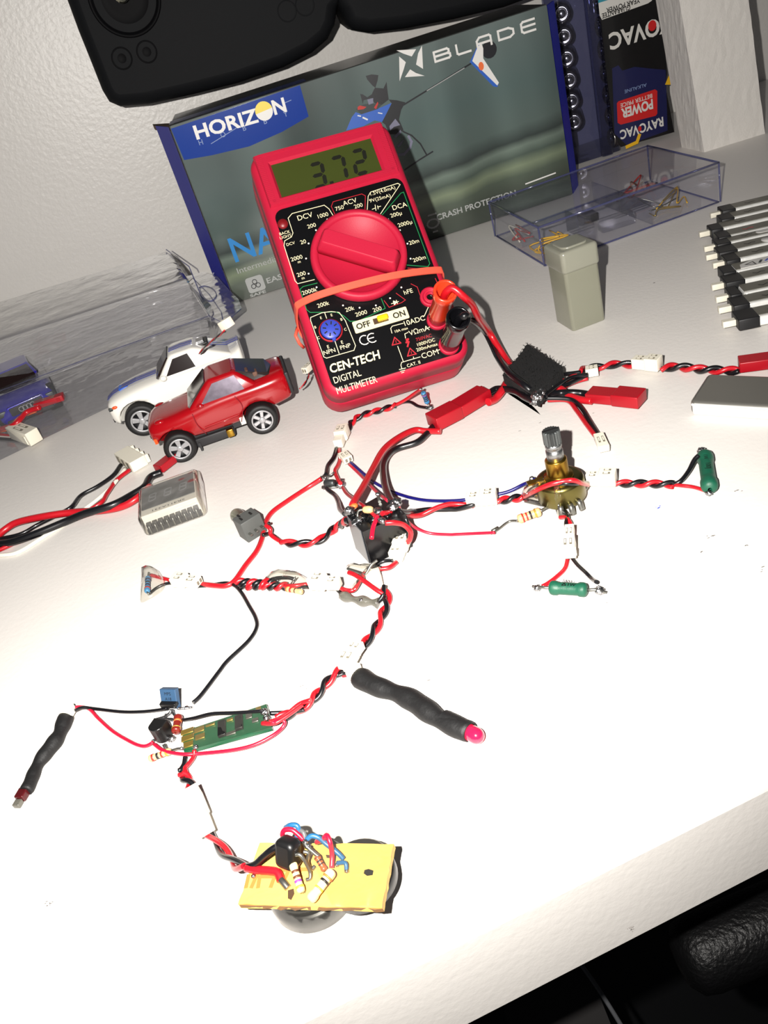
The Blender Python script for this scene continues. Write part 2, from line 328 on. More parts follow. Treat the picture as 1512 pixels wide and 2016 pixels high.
# ---- wiring helpers
def wire(par, conv, pts, rpx, m, z=None, name=None):
    q = conv(*pts[0][:2]); r = rpx*sc(*q)
    if z is None: z = r
    P = spline(P3(conv, pts, z), 7)
    nm = name or {'wire_red': 'red_wire', 'wire_black': 'black_wire', 'wire_blue': 'blue_wire', 'wire_magenta': 'red_wire', 'wire_white': 'white_wire', 'wire_sky': 'blue_wire', 'wire_grey': 'grey_wire', 'lead_metal': 'metal_lead'}[m]
    return MB().tube(P, r, m).build(nm, par)
def pair(par, conv, pts, rpx, turns, z=None, ph=0.0, cols=('wire_red', 'wire_black')):
    q = conv(*pts[0][:2]); r = rpx*sc(*q)
    if z is None: z = 2.0*r
    P = spline(P3(conv, pts, z), 12); L = [0]
    for a, b in zip(P, P[1:]): L.append(L[-1]+(b-a).length)
    for k, c in enumerate(cols):
        Q = []
        for i, p in enumerate(P):
            t = (P[min(i+1, len(P)-1)]-P[max(i-1, 0)]).normalized(); s_ = t.cross(UP)
            s_ = s_.normalized() if s_.length > 1e-6 else Vector((1, 0, 0)); n_ = s_.cross(t)
            a = 2*PI*turns*L[i]/L[-1]+ph+k*PI
            Q.append(p+(s_*math.cos(a)*1.15+n_*math.sin(a)*.9)*r)
        MB().tube(Q, r, c).build('red_wire' if c == 'wire_red' else 'black_wire', par)
def conn(par, conv, A, B, wpx, name='plug_housing', z=.0020, t=1.0, rows=2, m='conn_white', slots=True, wide=None):
    "white two-pin housing lying along A-B (picture measurements on the table)"
    a = P3(conv, [A], (A[2] if len(A) > 2 else z))[0]; b = P3(conv, [B], (B[2] if len(B) > 2 else z))[0]
    d = b-a; L = d.length; q = conv(*A[:2]); W = wpx*sc(*q)
    M = frame(a, d, UP); T = W*t; mb = MB(M)
    mb.box((0, -W/2, 0), (L, W/2, T), m, b=W*.05)
    if slots:
        for k in range(rows):
            y = (k-(rows-1)/2)*W*.42
            mb.box((L*.30, y-W*.10, T-.0001), (L*.72, y+W*.10, T+.00012), 'conn_slot')
            mb.box((L*.36, y-W*.06, T), (L*.6, y+W*.06, T+.00022), m)
            mb.box((-.0002, y-W*.12, T*.25), (.0002, y+W*.12, T*.75), 'conn_slot')
        mb.box((L*.78, -W*.56, T*.1), (L*.9, W*.56, T*.75), m)
    return mb.build(name, par)
def mated(par, conv, A, B, w1, w2, f=.5, par2=None, **k):
    C = tuple(A[i]+(B[i]-A[i])*f for i in range(len(A)))
    conn(par, conv, A, C, w1, 'plug_housing', **k); return conn(par2 or par, conv, C, B, w2, 'socket_housing', **k)
def blob(par, conv, x, y, rpx, z=None, name='solder_joint', m='solder', n=3, rough=.5):
    q = conv(x, y); r = rpx*sc(*q); z = r*.8 if z is None else z; c = at(*q, z); mb = MB()
    for i in range(n):
        o = Vector((random.uniform(-1, 1), random.uniform(-1, 1), random.uniform(-.5, .6)))*r*.6 if i else Vector((0, 0, 0))
        mb.ball(c+o, r*(1 if i == 0 else random.uniform(.4, .7)), m, (1, 1, .8), rough)
    return mb.build(name, par)
def resistor(par, conv, A, B, rpx, body, bands, z=None, zb=None, lead=True, shape='dumb', name='resistor'):
    q = conv(*A[:2]); r = rpx*sc(*q); z = r if z is None else z
    a = P3(conv, [A], z)[0]; b = P3(conv, [B], z if zb is None else zb)[0]; d = b-a; L = d.length
    M = frame(a, d, UP) @ Matrix.Rotation(PI/2, 4, 'Y'); mb = MB(M)
    def rad(t):
        if shape == 'dumb': k = 1 if (t < .26 or t > .74) else .86
        else: k = 1 if (t < .3 or t > .7) else .92
        e = min(t, 1-t)
        if e < .1: k *= math.sqrt(max(0, 1-((.1-e)/.1)**2))*.75+.25
        return r*k
    ts = [0, .01, .03, .06, .1, .2, .26, .31, .5, .69, .74, .8, .9, .94, .97, .99, 1]
    mb.lathe([(rad(t), L*t) for t in ts], body, 20)
    for (t0, t1, c) in bands:
        mb.lathe([(0, L*t0), (rad(t0)*1.025, L*t0), (rad((t0+t1)/2)*1.025, L*(t0+t1)/2), (rad(t1)*1.025, L*t1), (0, L*t1)], c, 20)
    return mb.build(name, par)
def tapeblob(par, conv, poly, z, h, name='clear_tape', m='tape', seed=0):
    "crumpled clear tape: a lens-like wrinkled envelope over the outline"
    P = P3(conv, poly, z); c = sum(P, Vector())/len(P); R = []
    for k, (s_, zz_) in enumerate(((1, 0), (.96, .35), (.8, .8), (.5, 1.0), (.2, 1.02))):
        R.append([c+(p-c)*s_+Vector((0, 0, h*zz_*(1+.5*noise.noise(p*160+Vector((seed, k*3, 0))))+.0002)) for p in P])
    mb = MB(); mb.rings(R, m, True, cap0=False); return mb.build(name, par)
# ------------------------------------------------------------------ the setting
def wally(x): return .722+.10*x
MB().prism([(-1.6, wally(-1.6)), (1.6, wally(1.6)), (1.6, wally(1.6)+.1), (-1.6, wally(-1.6)+.1)], -.74, 1.2, 'wall_paint').build('wall_back', kind='structure')
MB().box((-1.6, -1.6, -.78), (1.6, 1.2, -.74), 'floor_dark').build('floor', kind='structure')
# desk: the top is 33 mm thick, its front edge runs a little askew
e0 = Vector((-.0155, .1020)); ed = Vector((.9875, .1575)); en = Vector((-ed.y, ed.x))
def dk(s, t): p = e0+ed*s+en*t; return (p.x, p.y)
desk = thing('desk', (0, .4, -.74), 'white painted desk with a fine orange-peel finish, carrying everything', 'desk')
poly = [dk(-1.0, 0), dk(1.15, 0), (1.25, wally(1.25)-.001), (-1.25, wally(-1.25)-.001)]
MB().prism(poly, -.033, 0, 'desk_paint', bevel=.0022).build('desktop', desk)
for s in (-.95, 1.05):
    MB().prism([dk(s, .02), dk(s+.03, .02), dk(s+.03, .45), dk(s, .45)], -.74, -.033, 'desk_paint').build('side_panel', desk)
# ------------------------------------------------------------------ multimeter
mo = Vector((.02356, .36949, 0.0)); mex = Vector((.994, .0931, -.0581)); mey = Vector((-.0175, .6573, .7534)); mez = Vector((.1084, -.7478, .655))
MM = Matrix((mex, mey, mez)).transposed().to_4x4(); MM.translation = mo+Vector((0, 0, .0022))
T = .0268
def mm(zx, zy, w=T): return on(MM, *ZM(zx, zy), w)
K = .0000747
meter = thing('digital_multimeter', mo, 'red and black handheld digital multimeter leaning back, display reading 3.72', 'multimeter')
b = MB(MM); b.slab(0, .063, .0705, .1265, .0085, 0, T*.55, .002, 'red_case', both=True); b.slab(0, .063, .0700, .1260, .008, T*.55, T, .0032, 'red_case')
b.build('case', meter)
b = MB(MM); q = [mm(190, 688), mm(1003, 446), mm(1209, 1000), mm(1425, 1560), mm(560, 1870)]
b.slab(.0002, .0487, .0632, .0918, .0045, T-.0008, T+.0004, .0002, 'panel_black'); b.build('face_panel', meter)
FZ = T+.00045
# display frame
b = MB(MM); oz = T+.0015
def quad(a, z): return [(p[0], p[1], z) for p in a]
o_ = [(-.0322, .0962), (.0322, .0962), (.0322, .1242), (-.0322, .1242)]; i_ = [(-.0264, .0992), (.0256, .0992), (.0256, .1186), (-.0264, .1186)]; l_ = [(-.0252, .1004), (.0244, .1004), (.0244, .1176), (-.0252, .1176)]
b.rings([quad(o_, T-.0005), quad(inset(o_, .0008), oz), quad(i_, oz), quad(l_, T+.0001)], 'red_case', False, cap0=False, cap1=False)
for k in range(26):
    y = .0985+k*.00093
    for x0 in (-.0316, .0285): b.box((x0, y, oz-.0002), (x0+.0031, y+.00045, oz+.0003), 'red_rib')
for y in (.1222, .1230, .0972, .0980, .0988): b.box((-.030, y, oz-.0002), (.030, y+.00035, oz+.0003), 'red_rib')
b.build('display_bezel', meter)
b = MB(MM); b.box((-.0253, .1002, T-.001), (.0244, .1178, T+.00012), 'lcd'); lcd = b.build('display', meter)
def seg7(b, c, w_, h_, segs, m, z, t, sl=.12):
    x, y = w_/2, h_/2; S = {'a': [(-x, y), (x, y)], 'b': [(x, y), (x, 0)], 'c': [(x, 0), (x, -y)], 'd': [(-x, -y), (x, -y)], 'e': [(-x, 0), (-x, -y)], 'f': [(-x, y), (-x, 0)], 'g': [(-x, 0), (x, 0)]}
    for s_ in segs:
        p, q_ = [Vector(v) for v in S[s_]]; d = (q_-p).normalized(); n = Vector((-d.y, d.x))*t/2; p = p+d*t*.35; q_ = q_-d*t*.35
        pl = [p-d*t*.2, p-n+d*t*.3, q_-n-d*t*.3, q_+d*t*.2, q_+n-d*t*.3, p+n+d*t*.3]
        b.prism([(c[0]+v.x+v.y*sl, c[1]+v.y) for v in pl], z, z+.0001, m)
b = MB(MM); z = T+.00013
for ctr, sg in ((mm(474, 408), 'abgcd'), (mm(610, 366), 'abc'), (mm(744, 322), 'abged')): seg7(b, ctr, .0057, .0118, sg, 'lcd_seg', z, .0019)
c_ = mm(564, 458); b.box((c_[0]-.0009, c_[1]-.0009, z), (c_[0]+.0009, c_[1]+.0009, z+.0001), 'lcd_seg'); b.build('digits', lcd)
# printing
b = MB(MM)
TX = [('DCV', 392, 673, 36, 'ink_cream'), ('1000', 507, 666, 28, 'ink_cream'), ('200', 434, 733, 28, 'ink_cream'), ('20', 380, 836, 28, 'ink_cream'), ('2000', 338, 940, 28, 'ink_cream'), ('m', 355, 966, 20, 'ink_cream'), ('200', 368, 1042, 28, 'ink_cream'), ('m', 380, 1070, 20, 'ink_cream'),
      ('2000k', 420, 1152, 28, 'ink_cream'), ('200k', 508, 1236, 28, 'ink_cream'), ('20k', 678, 1265, 28, 'ink_cream'), ('2000', 751, 1293, 28, 'ink_cream'), ('200', 853, 1267, 28, 'ink_cream'), ('750', 612, 620, 28, 'ink_cream'), ('ACV', 678, 580, 34, 'ink_cream'), ('200', 733, 605, 28, 'ink_cream'),
      ('1.5V(4.0mA)', 890, 512, 25, 'ink_cream'), ('9V(25mA)', 872, 560, 25, 'ink_cream'), ('DCA', 997, 607, 34, 'ink_cream'), ('200\u00b5', 975, 663, 28, 'ink_cream'), ('2000\u00b5', 1032, 722, 28, 'ink_cream'), ('20m', 1088, 836, 28, 'ink_cream'), ('200m', 1122, 944, 28, 'ink_cream'), ('hFE', 1052, 1154, 30, 'ink_cream'),
      ('BACK', 262, 778, 20, 'ink_cream'), ('LIGHT', 268, 802, 20, 'ink_cream'), ('DCV', 300, 848, 20, 'ink_cream'), ('E', 494, 1322, 18, 'ink_cream'), ('E', 562, 1304, 18, 'ink_cream'), ('B', 625, 1332, 18, 'ink_cream'), ('B', 458, 1382, 18, 'ink_cream'), ('C', 650, 1396, 18, 'ink_cream'), ('C', 478, 1450, 18, 'ink_cream'), ('E', 540, 1507, 22, 'ink_cream'), ('E', 629, 1478, 22, 'ink_cream'),
      ('NPN', 548, 1537, 28, 'ink_cream'), ('PNP', 650, 1505, 28, 'ink_cream'), ('10ADC', 1092, 1340, 34, 'ink_cream'), ('10A max', 1008, 1398, 18, 'ink_cream'), ('V\u03a9mA', 1120, 1402, 34, 'ink_cream'), ('750VAC', 1152, 1448, 22, 'ink_red'), ('1000VDC', 1166, 1478, 22, 'ink_cream'), ('200mAmax', 1172, 1508, 22, 'ink_cream'), ('COM', 1190, 1552, 36, 'ink_cream'), ('CAT. II', 1086, 1617, 22, 'ink_cream')]
for t, x, y, c, m in TX: b.text(t, mm(x, y), c*K*.95, m, FZ)
b.text('CEN-TECH', mm(710, 1602), 58*K, 'ink_cream', FZ, bold=.022, wfit=.0237, shear=.12)
b.text('DIGITAL', mm(662, 1697), 42*K, 'ink_cream', FZ, wfit=.0128); b.text('MULTIMETER', mm(723, 1752), 42*K, 'ink_cream', FZ, wfit=.0190)
for cx0 in (772, 822):
    c_ = mm(cx0, 1464-(cx0-772)*.27); b.strip([(c_[0]+.0022*math.cos(a), c_[1]+.0022*math.sin(a)) for a in [PI*.32+k*PI*1.36/9 for k in range(10)]], .00045, 'ink_white', FZ)
c_ = mm(820, 1450); b.strip([(c_[0]-.002, c_[1]), (c_[0]+.0008, c_[1])], .00045, 'ink_white', FZ)
def ln(pts, m, wd=.0003, closed=False): b.strip([mm(*p) for p in pts], wd, m, FZ, closed=closed)
ln([(582, 685), (545, 625), (515, 602), (310, 655), (284, 685), (315, 780), (305, 805), (262, 830), (258, 860), (328, 1085), (345, 1104), (452, 1078)], 'ink_cream')
ln([(592, 680), (560, 610), (572, 580), (755, 530), (778, 542), (775, 650)], 'ink_red'); ln([(788, 655), (796, 545), (812, 518), (985, 462), (1000, 470), (860, 680)], 'ink_cream')
ln([(870, 682), (1005, 525), (1022, 518), (1190, 975), (1178, 995), (1045, 985)], 'ink_green'); ln([(1050, 1004), (1200, 1014)], 'ink_red')
ln([(470, 1100), (380, 1122), (360, 1140), (402, 1270), (425, 1288), (590, 1285), (640, 1310), (680, 1345), (735, 1342), (905, 1262), (880, 1200)], 'ink_green'); ln([(898, 1212), (930, 1255), (1010, 1225), (1034, 1208), (975, 1165)], 'ink_red'); ln([(1070, 1105), (1110, 1125), (1132, 1190), (1168, 1240)], 'ink_red'); ln([(1225, 1070), (1262, 1150)], 'ink_red')
ln([(428, 1320), (500, 1290), (560, 1282), (610, 1288), (650, 1340), (715, 1500), (705, 1530), (530, 1580), (512, 1572), (428, 1340)], 'ink_cream', closed=True); ln([(518, 1290), (530, 1325)], 'ink_cream'); ln([(583, 1470), (610, 1550)], 'ink_cream')
ln([(1180, 1255), (1155, 1310), (1148, 1316)], 'ink_cream'); ln([(948, 1420), (940, 1390), (950, 1375), (1020, 1357)], 'ink_cream'); ln([(1035, 1452), (1030, 1425), (1050, 1416)], 'ink_cream'); ln([(985, 1505), (1020, 1600)], 'ink_cream'); ln([(1128, 1572), (1010, 1607), (1005, 1625), (1012, 1650)], 'ink_cream'); ln([(1085, 1572), (1088, 1585)], 'ink_cream')
ln([(995, 1653), (1035, 1643)], 'ink_cream'); ln([(1003, 1664), (1030, 1657)], 'ink_cream'); ln([(1010, 1674), (1024, 1670)], 'ink_cream'); ln([(1182, 1384), (1196, 1378)], 'ink_cream'); ln([(1238, 1532), (1252, 1526)], 'ink_cream')
for tx, ty in ((975, 1475), (1073, 1545)): ln([(tx-25, ty+22), (tx-10, ty-28), (tx+30, ty+8)], 'ink_red', .0005, True); ln([(tx-3, ty-8), (tx, ty+6)], 'ink_red')
ln([(1040, 1462), (1052, 1458), (1040, 1480), (1055, 1476), (1048, 1505)], 'ink_red', .0008)
ln([(822, 628), (842, 620)], 'ink_cream'); ln([(840, 600), (846, 636)], 'ink_cream'); ln([(856, 606), (860, 626)], 'ink_cream'); ln([(858, 614), (876, 608)], 'ink_cream')
ln([(945, 1232), (990, 1218)], 'ink_cream'); ln([(958, 1216), (964, 1238), (976, 1222)], 'ink_cream', .0005, True); ln([(976, 1210), (984, 1232)], 'ink_cream'); ln([(400, 1225), (398, 1208), (415, 1200), (425, 1215)], 'ink_cream', .0006)
for x, y in ((535, 693), (462, 762), (415, 847), (399, 943), (415, 1040), (466, 1127), (635, 1243), (741, 1258), (845, 1243), (936, 1197), (1008, 1128), (1053, 1042), (1067, 944), (1047, 848), (999, 762), (924, 692), (832, 648), (729, 633), (627, 649)):
    c_ = mm(x, y); b.prism([(c_[0]+.00042*math.cos(a*PI/5), c_[1]+.00042*math.sin(a*PI/5)) for a in range(10)], FZ, FZ+.0001, 'ink_white')
b.build('printed_scales', meter, 'cream, red and green printed scales and lettering')
# dial
dc = (-.0002, .0612)
b = MB(MM); b.lathe([(0, T), (.0222, T), (.0226, T+.0015), (.0222, T+.0040), (.0212, T+.0048), (.0196, T+.0046), (.0188, T+.0036), (.0186, T+.0032), (0, T+.0032)], 'red_case', 56, c=dc)
p0 = Vector(mm(492, 858, T+.009)); p1 = Vector(mm(985, 1005, T+.009)); mid = (p0+p1)/2; d_ = (p1-p0); Ln = min(d_.length+.004, .0385); an = math.atan2(d_.y, d_.x)
dial = b.build('dial', meter)
b = MB(MM @ Matrix.Translation((dc[0], dc[1], 0)) @ Matrix.Rotation(an, 4, 'Z'))
R = []
for z_, ww, ll in ((T+.003, .0112, Ln), (T+.006, .0094, Ln-.001), (T+.0104, .0074, Ln-.003), (T+.0112, .0064, Ln-.0045)): R.append([(x, y, z_) for x, y in rr(ll, ww, .0014, 3)])
b.rings(R, 'red_case', True); b.build('dial_grip', dial)
# jacks
for (u, v) in (mm(1192, 1192), (.0243, .0208), (.0255, .0077)):
    b = MB(MM); b.lathe([(.0048, T-.001), (.0048, T+.0016), (.0044, T+.002), (.0034, T+.002), (.0032, T+.001), (.0024, T+.001), (.0024, T+.0018), (.0018, T+.0018), (.0016, T-.0005), (0, T-.0005)], 'red_case', 28, c=(u, v))
    j = b.build('jack', meter); MB(MM).lathe([(0, T-.0004), (.00155, T-.0004), (.00155, T+.0004), (.0009, T+.0004), (.0009, T-.0003)], 'jack_metal', 16, c=(u, v)).build('contact', j)
# transistor socket, power switch, backlight button
c_ = mm(556, 1398, T+.001); b = MB(MM); b.lathe([(0, T), (.0055, T), (.0055, T+.0008), (.0050, T+.0011)], 'ink_red', 30, c=c_); b.lathe([(0, T+.001), (.0047, T+.001), (.0046, T+.0024), (.0042, T+.0027), (0, T+.0027)], 'npn_blue', 30, c=c_)
b.box((c_[0]-.0008, c_[1]-.0055, T), (c_[0]+.0008, c_[1]-.0042, T+.0022), 'npn_blue')
for k in range(8):
    a = k*PI/4+PI/8; x, y = c_[0]+.0028*math.cos(a), c_[1]+.0028*math.sin(a); b.prism([(x+p*math.cos(a)-q_*math.sin(a), y+p*math.sin(a)+q_*math.cos(a)) for p, q_ in ((-.0008, -.0003), (.0008, -.0003), (.0008, .0003), (-.0008, .0003))], T+.0027, T+.00275, 'ink_black')
b.build('transistor_socket', meter)
b = MB(MM); c_ = mm(877, 1337); b.slab(c_[0], c_[1], .0262, .0058, .0006, T, T+.0009, .0002, 'switch_plate'); b.text('OFF', (c_[0]-.0085, c_[1]), 36*K, 'ink_black', T+.0009, bold=.03); b.text('ON', (c_[0]+.0088, c_[1]), 36*K, 'ink_black', T+.0009, bold=.03)
b.box((c_[0]-.0036, c_[1]-.0014, T+.0008), (c_[0]+.0034, c_[1]+.0014, T+.0010), 'burn'); sw = b.build('power_switch', meter)
MB(MM).slab(c_[0]+.0008, c_[1]+.0002, .0052, .0026, .0008, T+.001, T+.0034, .0006, 'yellow_slider').build('slider', sw)
c_ = mm(250, 722); MB(MM).lathe([(0, T), (.0025, T), (.0025, T+.0008), (.0019, T+.0016), (0, T+.0018)], 'button_red', 24, c=c_).build('backlight_button', meter)
# rubber band stretched over the dial
pts = [(-.034, .0400, .002), (-.0362, .0445, .008), (-.0358, .0462, T-.003), (-.0335, .0468, T+.0014), (-.022, .0462, T+.0062), (0, .0452, T+.0075), (.016, .0445, T+.0062), (.0325, .0438, T+.0014), (.0356, .0435, T-.003), (.036, .042, .008), (.034, .040, .002)]
P = spline(pts, 6); R = []
for i, p in enumerate(P):
    t = (P[min(i+1, len(P)-1)]-P[max(i-1, 0)]).normalized(); n = Vector((0, 1, 0)).cross(t); n = n.normalized() if n.length > 1e-4 else UP; s_ = t.cross(n)
    R.append([p+s_*.0016+n*.0006, p-s_*.0016+n*.0006, p-s_*.0016-n*.0002, p+s_*.0016-n*.0002])
b = MB(MM); b.rings(R, 'band', False)
b.tube([(-.0362, .0445, .008), (-.0385, .040, .010), (-.0378, .0365, .008), (-.0362, .0355, .004)], .0008, 'band')
b.build('rubber_band', None, 'orange rubber band stretched around the red multimeter across its dial', 'rubber band')
# test plugs with their leads
def plug(u, v, m, nm, lab, wpts, wm):
    t = thing(nm, MM @ Vector((u, v, T)), lab, 'test lead'); L = .031
    b = MB(MM); b.lathe([(.0021, T-.001), (.0021, T+.0035), (.0044, T+.004), (.0046, T+.010), (.0044, T+.024), (.0050, T+.026), (.0053, T+L), (.0049, T+L+.0008), (.0040, T+L+.0004), (.0037, T+L-.008), (0, T+L-.009)], m, 30, c=(u, v)); b.build('plug', t)
    P = [MM @ Vector((u, v, T+L-.008)), MM @ Vector((u+.0005, v, T+L-.001)), MM @ Vector((u+.003, v-.0005, T+L+.0018))]+[at(*ZM(x, y) if z_ > 0 else (0, 0), z_) for x, y, z_ in wpts[0]]+P3(ZR, wpts[1])
    MB().tube(spline(P, 8), .00165, wm).build('lead', t); return t
plug(.0243, .0208, 'plug_red', 'test_lead', 'orange red test plug with red lead, in the middle jack of the multimeter', ([(1415, 1190, .050), (1462, 1235, .044), (1500, 1310, .035)], [(150, 0, .018), (205, 90, .009), (258, 165, .004), (330, 230, .006)]), 'wire_red')
plug(.0255, .0077, 'plug_black', 'test_lead', 'black test plug with black lead, in the lowest jack of the multimeter', ([(1430, 1318, .036), (1480, 1345, .030)], [(135, 5, .016), (172, 75, .010), (200, 135, .008), (250, 205, .011), (320, 262, .011), (375, 312, .007)]), 'wire_black')
# ------------------------------------------------------------------ printed cardboard box
BX0, BX1, BY, BH, BD = -.0562, .2026, .6091, .1232, .068
BM = Matrix((Vector((1, 0, 0)), Vector((0, 0, 1)), Vector((0, -1, 0)))).transposed().to_4x4(); BM.translation = (0, BY, 0)
def bx(conv, x, y): return on(BM, *conv(x, y))
box = thing('model_helicopter_box', (.07, BY+.03, 0), 'blue and grey printed helicopter box lettered BLADE standing behind the multimeter', 'box')
b = MB(); b.box((BX0, BY, 0.0), (BX1, BY+BD, BH), 'box_grey', b=.0012); b.build('carton', box)
mf = MB(Matrix.Translation((0, BY-.0001, 0)) @ Matrix.Rotation(PI/2, 4, 'X')); mf.slab((BX0+BX1)/2, BH/2, BX1-BX0-.001, BH-.001, .001, 0, .0002, .00008, 'box_photo'); mf.build('front_print', box)
b = MB(BM); b.prism([bx(Z2, *p) for p in ((727, 547), (1275, 362), (1312, 495), (1200, 560), (1060, 622), (900, 660), (783, 680))], .0003, .0005, 'label_blue'); b.add([(BX0, BH+.0003, -.0005), (.038, BH+.0003, -.0005), (.038, BH+.0003, -.022), (BX0, BH+.0003, -.022)], [[0, 1, 2, 3]], 'label_blue'); lb = b.build('blue_label', box)
b = MB(BM); W0 = Vector(bx(ZH, 305, 455)); W1 = Vector(bx(ZH, 985, 262)); cen = (W0+W1)/2; an = math.atan2((W1-W0).y, (W1-W0).x)
b.text('HORIZ', cen, .0088, 'print_white', .0005, an, wfit=(W1-W0).length*1.02, bold=.03, th=.0001)
c_ = Vector(bx(ZH, 1062, 215)); 
b.prism([(c_.x+.0058*math.cos(a*PI/12+an+.12), c_.y+.0058*math.sin(a*PI/12+an+.12)) for a in range(13)], .0005, .0006, 'print_yellow'); b.prism([(c_.x+.0058*math.cos(a*PI/12+an+.12+PI), c_.y+.0058*math.sin(a*PI/12+an+.12+PI)) for a in range(13)], .0005, .0006, 'print_white')
b.text('N', bx(ZH, 1228, 162), .0088, 'print_white', .0005, an, wfit=.0085, bold=.03, th=.0001)
for ch, x, y in (('H', 365, 560), ('O', 610, 475), ('B', 845, 402), ('B', 1075, 328), ('Y', 1300, 248)): b.text(ch, bx(ZH, x, y), .0032, 'print_pale', .0005, an)
b.strip([bx(ZH, 480, 575), bx(ZH, 850, 345)], .0004, 'print_pale', .0005); b.strip([bx(ZH, 1290, 125), bx(ZH, 1360, 95)], .0004, 'print_pale', .0005)
b.build('logo', lb)
b = MB(BM)
for tri in (((410, 312), (532, 305), (505, 350), (455, 333)), ((568, 283), (575, 427), (532, 400), (545, 330)), ((585, 470), (463, 478), (495, 430), (530, 452)), ((430, 503), (427, 350), (468, 385), (455, 430))): b.prism([bx(Z3, *p) for p in tri], .0003, .0005, 'print_white')
def letter(strokes, x0, y0, x1, y1, wd=.0013):
    a = Vector(bx(Z3, x0, y0)); c = Vector(bx(Z3, x1, y1)); 
    for s_ in strokes: b.strip([(a.x+(c.x-a.x)*u, a.y+(c.y-a.y)*v) for u, v in s_], wd, 'print_white', .0003, .0002)
letter([[(0, 0), (0, 1), (.85, 1), (.95, .85), (.95, .65), (.85, .52), (.1, .52)], [(.85, .52), (1, .4), (1, .12), (.9, 0), (0, 0)]], 652, 383, 735, 295)
letter([[(0, 1), (0, .12), (.1, 0), (1, 0)]], 790, 340, 860, 255)
letter([[(0, 0), (0, .7), (.2, 1), (.9, 1), (1, .85), (1, 0)], [(.05, .4), (1, .4)]], 915, 300, 990, 212)
letter([[(0, 0), (0, 1), (.7, 1), (1, .75), (1, .25), (.75, 0), (0, 0)]], 1047, 250, 1130, 165)
letter([[(1, 1), (.15, 1), (0, .85), (0, .15), (.15, 0), (1, 0)], [(.1, .52), (1, .52)]], 1190, 208, 1262, 115)
b.text('CRASH PROTECTION', bx(Z3, 905, 1272), .0042, 'print_grey', .0003, -.005, wfit=.060, bold=.02)
c_ = bx(Z3, 637, 1385); b.strip([(c_[0]+.0042*math.cos(a*PI/8), c_[1]+.003*math.sin(a*PI/8)) for a in range(16)], .0012, 'print_grey', .0003, closed=True); b.strip([(c_[0]-.002, c_[1]+.0062), (c_[0]+.0035, c_[1]+.0062)], .0012, 'print_grey', .0003); b.strip([(c_[0]-.001, c_[1]-.006), (c_[0]+.002, c_[1]-.006)], .0012, 'print_grey', .0003)
b.text('NANO', bx(ZH, 1280, 1640) if 0 else bx(Z2, 1190, 1000), .0175, 'print_sky', .0003, 0, wfit=.072, bold=.01)
b.text('Intermediate', bx(Z2, 1110, 1120), .0040, 'print_grey', .0003, 0, wfit=.036)
b.text('EASY', bx(Z2, 1180, 1180), .0040, 'print_grey', .0003, 0, wfit=.0165, bold=.02)
c_ = bx(Z2, 1086, 1207); b.slab(c_[0], c_[1], .0128, .0112, .002, .0003, .0005, .00005, 'print_grey'); b.text('SAFE', bx(Z2, 1097, 1248), .0022, 'print_grey', .0003, 0, wfit=.012, bold=.03)
for k in range(3):
    a = PI/2+k*2*PI/3; q = (c_[0]+.002*math.cos(a), c_[1]-.0002+.002*math.sin(a)); b.strip([(q[0]+.0016*math.cos(t*PI/5), q[1]+.0016*math.sin(t*PI/5)) for t in range(10)], .0005, 'print_black', .0005, closed=True)
b.build('lettering', box, 'white and blue lettering on the box front')
b = MB(BM); z = .0003
def pp(conv, pts, m, dz=0): b.prism([bx(conv, *p) for p in pts], z+dz, z+dz+.0001, m)
pp(ZN, [(345, 760), (420, 790), (620, 725), (830, 635), (770, 780), (700, 895), (600, 872), (450, 950), (215, 1010), (290, 830)], 'print_blue')
pp(ZN, [(700, 895), (780, 740), (830, 640), (790, 590), (900, 600), (1015, 628), (960, 730), (930, 860), (990, 1000), (880, 1060), (800, 1060), (745, 930)], 'print_black', .0001)
pp(ZN, [(800, 950), (880, 850), (945, 935), (860, 960), (810, 1010)], 'print_lilac', .0002); pp(ZN, [(860, 1090), (950, 1000), (960, 1040), (890, 1105)], 'print_lilac', .0002); pp(ZN, [(900, 1215), (1000, 1125), (960, 1200), (920, 1240)], 'print_lilac', .0001)
pp(ZN, [(350, 720), (440, 660), (560, 640), (700, 660), (640, 720), (420, 790)], 'print_shade', .0001)
pp(ZN, [(405, 515), (440, 520), (500, 560), (560, 520), (600, 430), (720, 440), (760, 350), (775, 480), (790, 590), (700, 660), (600, 640), (560, 570), (450, 600), (440, 650)], 'print_black', .0002); pp(ZN, [(480, 270), (560, 250), (650, 260), (640, 330), (610, 430), (570, 400), (500, 320)], 'print_black', .0002)
pp(ZN, [(370, 690), (400, 670), (490, 690), (450, 720), (370, 730)], 'b_red', .0003); pp(ZN, [(590, 700), (640, 620), (650, 640), (620, 720)], 'b_red', .0003); pp(ZN, [(500, 590), (580, 570), (580, 640), (520, 660)], 'print_lilac', .0003)
for p, q, t in (((445, 835), (500, 860), .0010), ((650, 770), (700, 780), .0006), ((375, 808), (410, 815), .0007)): b.strip([bx(ZN, *p), bx(ZN, *q)], t, 'print_white', z+.0001)
b.strip([bx(Z3, *p) for p in ((455, 650), (870, 395))], .0010, 'print_black', z); b.strip([bx(Z3, *p) for p in ((600, 562), (830, 422))], .0005, 'print_grey', z+.0001)
b.strip([bx(ZN, *p) for p in ((930, 980), (1000, 1030), (1100, 1075), (1220, 1190), (1300, 1330))], .0010, 'print_black', z); b.strip([bx(ZN, *p) for p in ((1385, 1295), (1200, 1410), (1010, 1540))], .0010, 'print_black', z); b.strip([bx(ZN, *p) for p in ((870, 1340), (1000, 1330), (1080, 1240), (1100, 1160), (1060, 1090))], .0016, 'print_lilac', z)
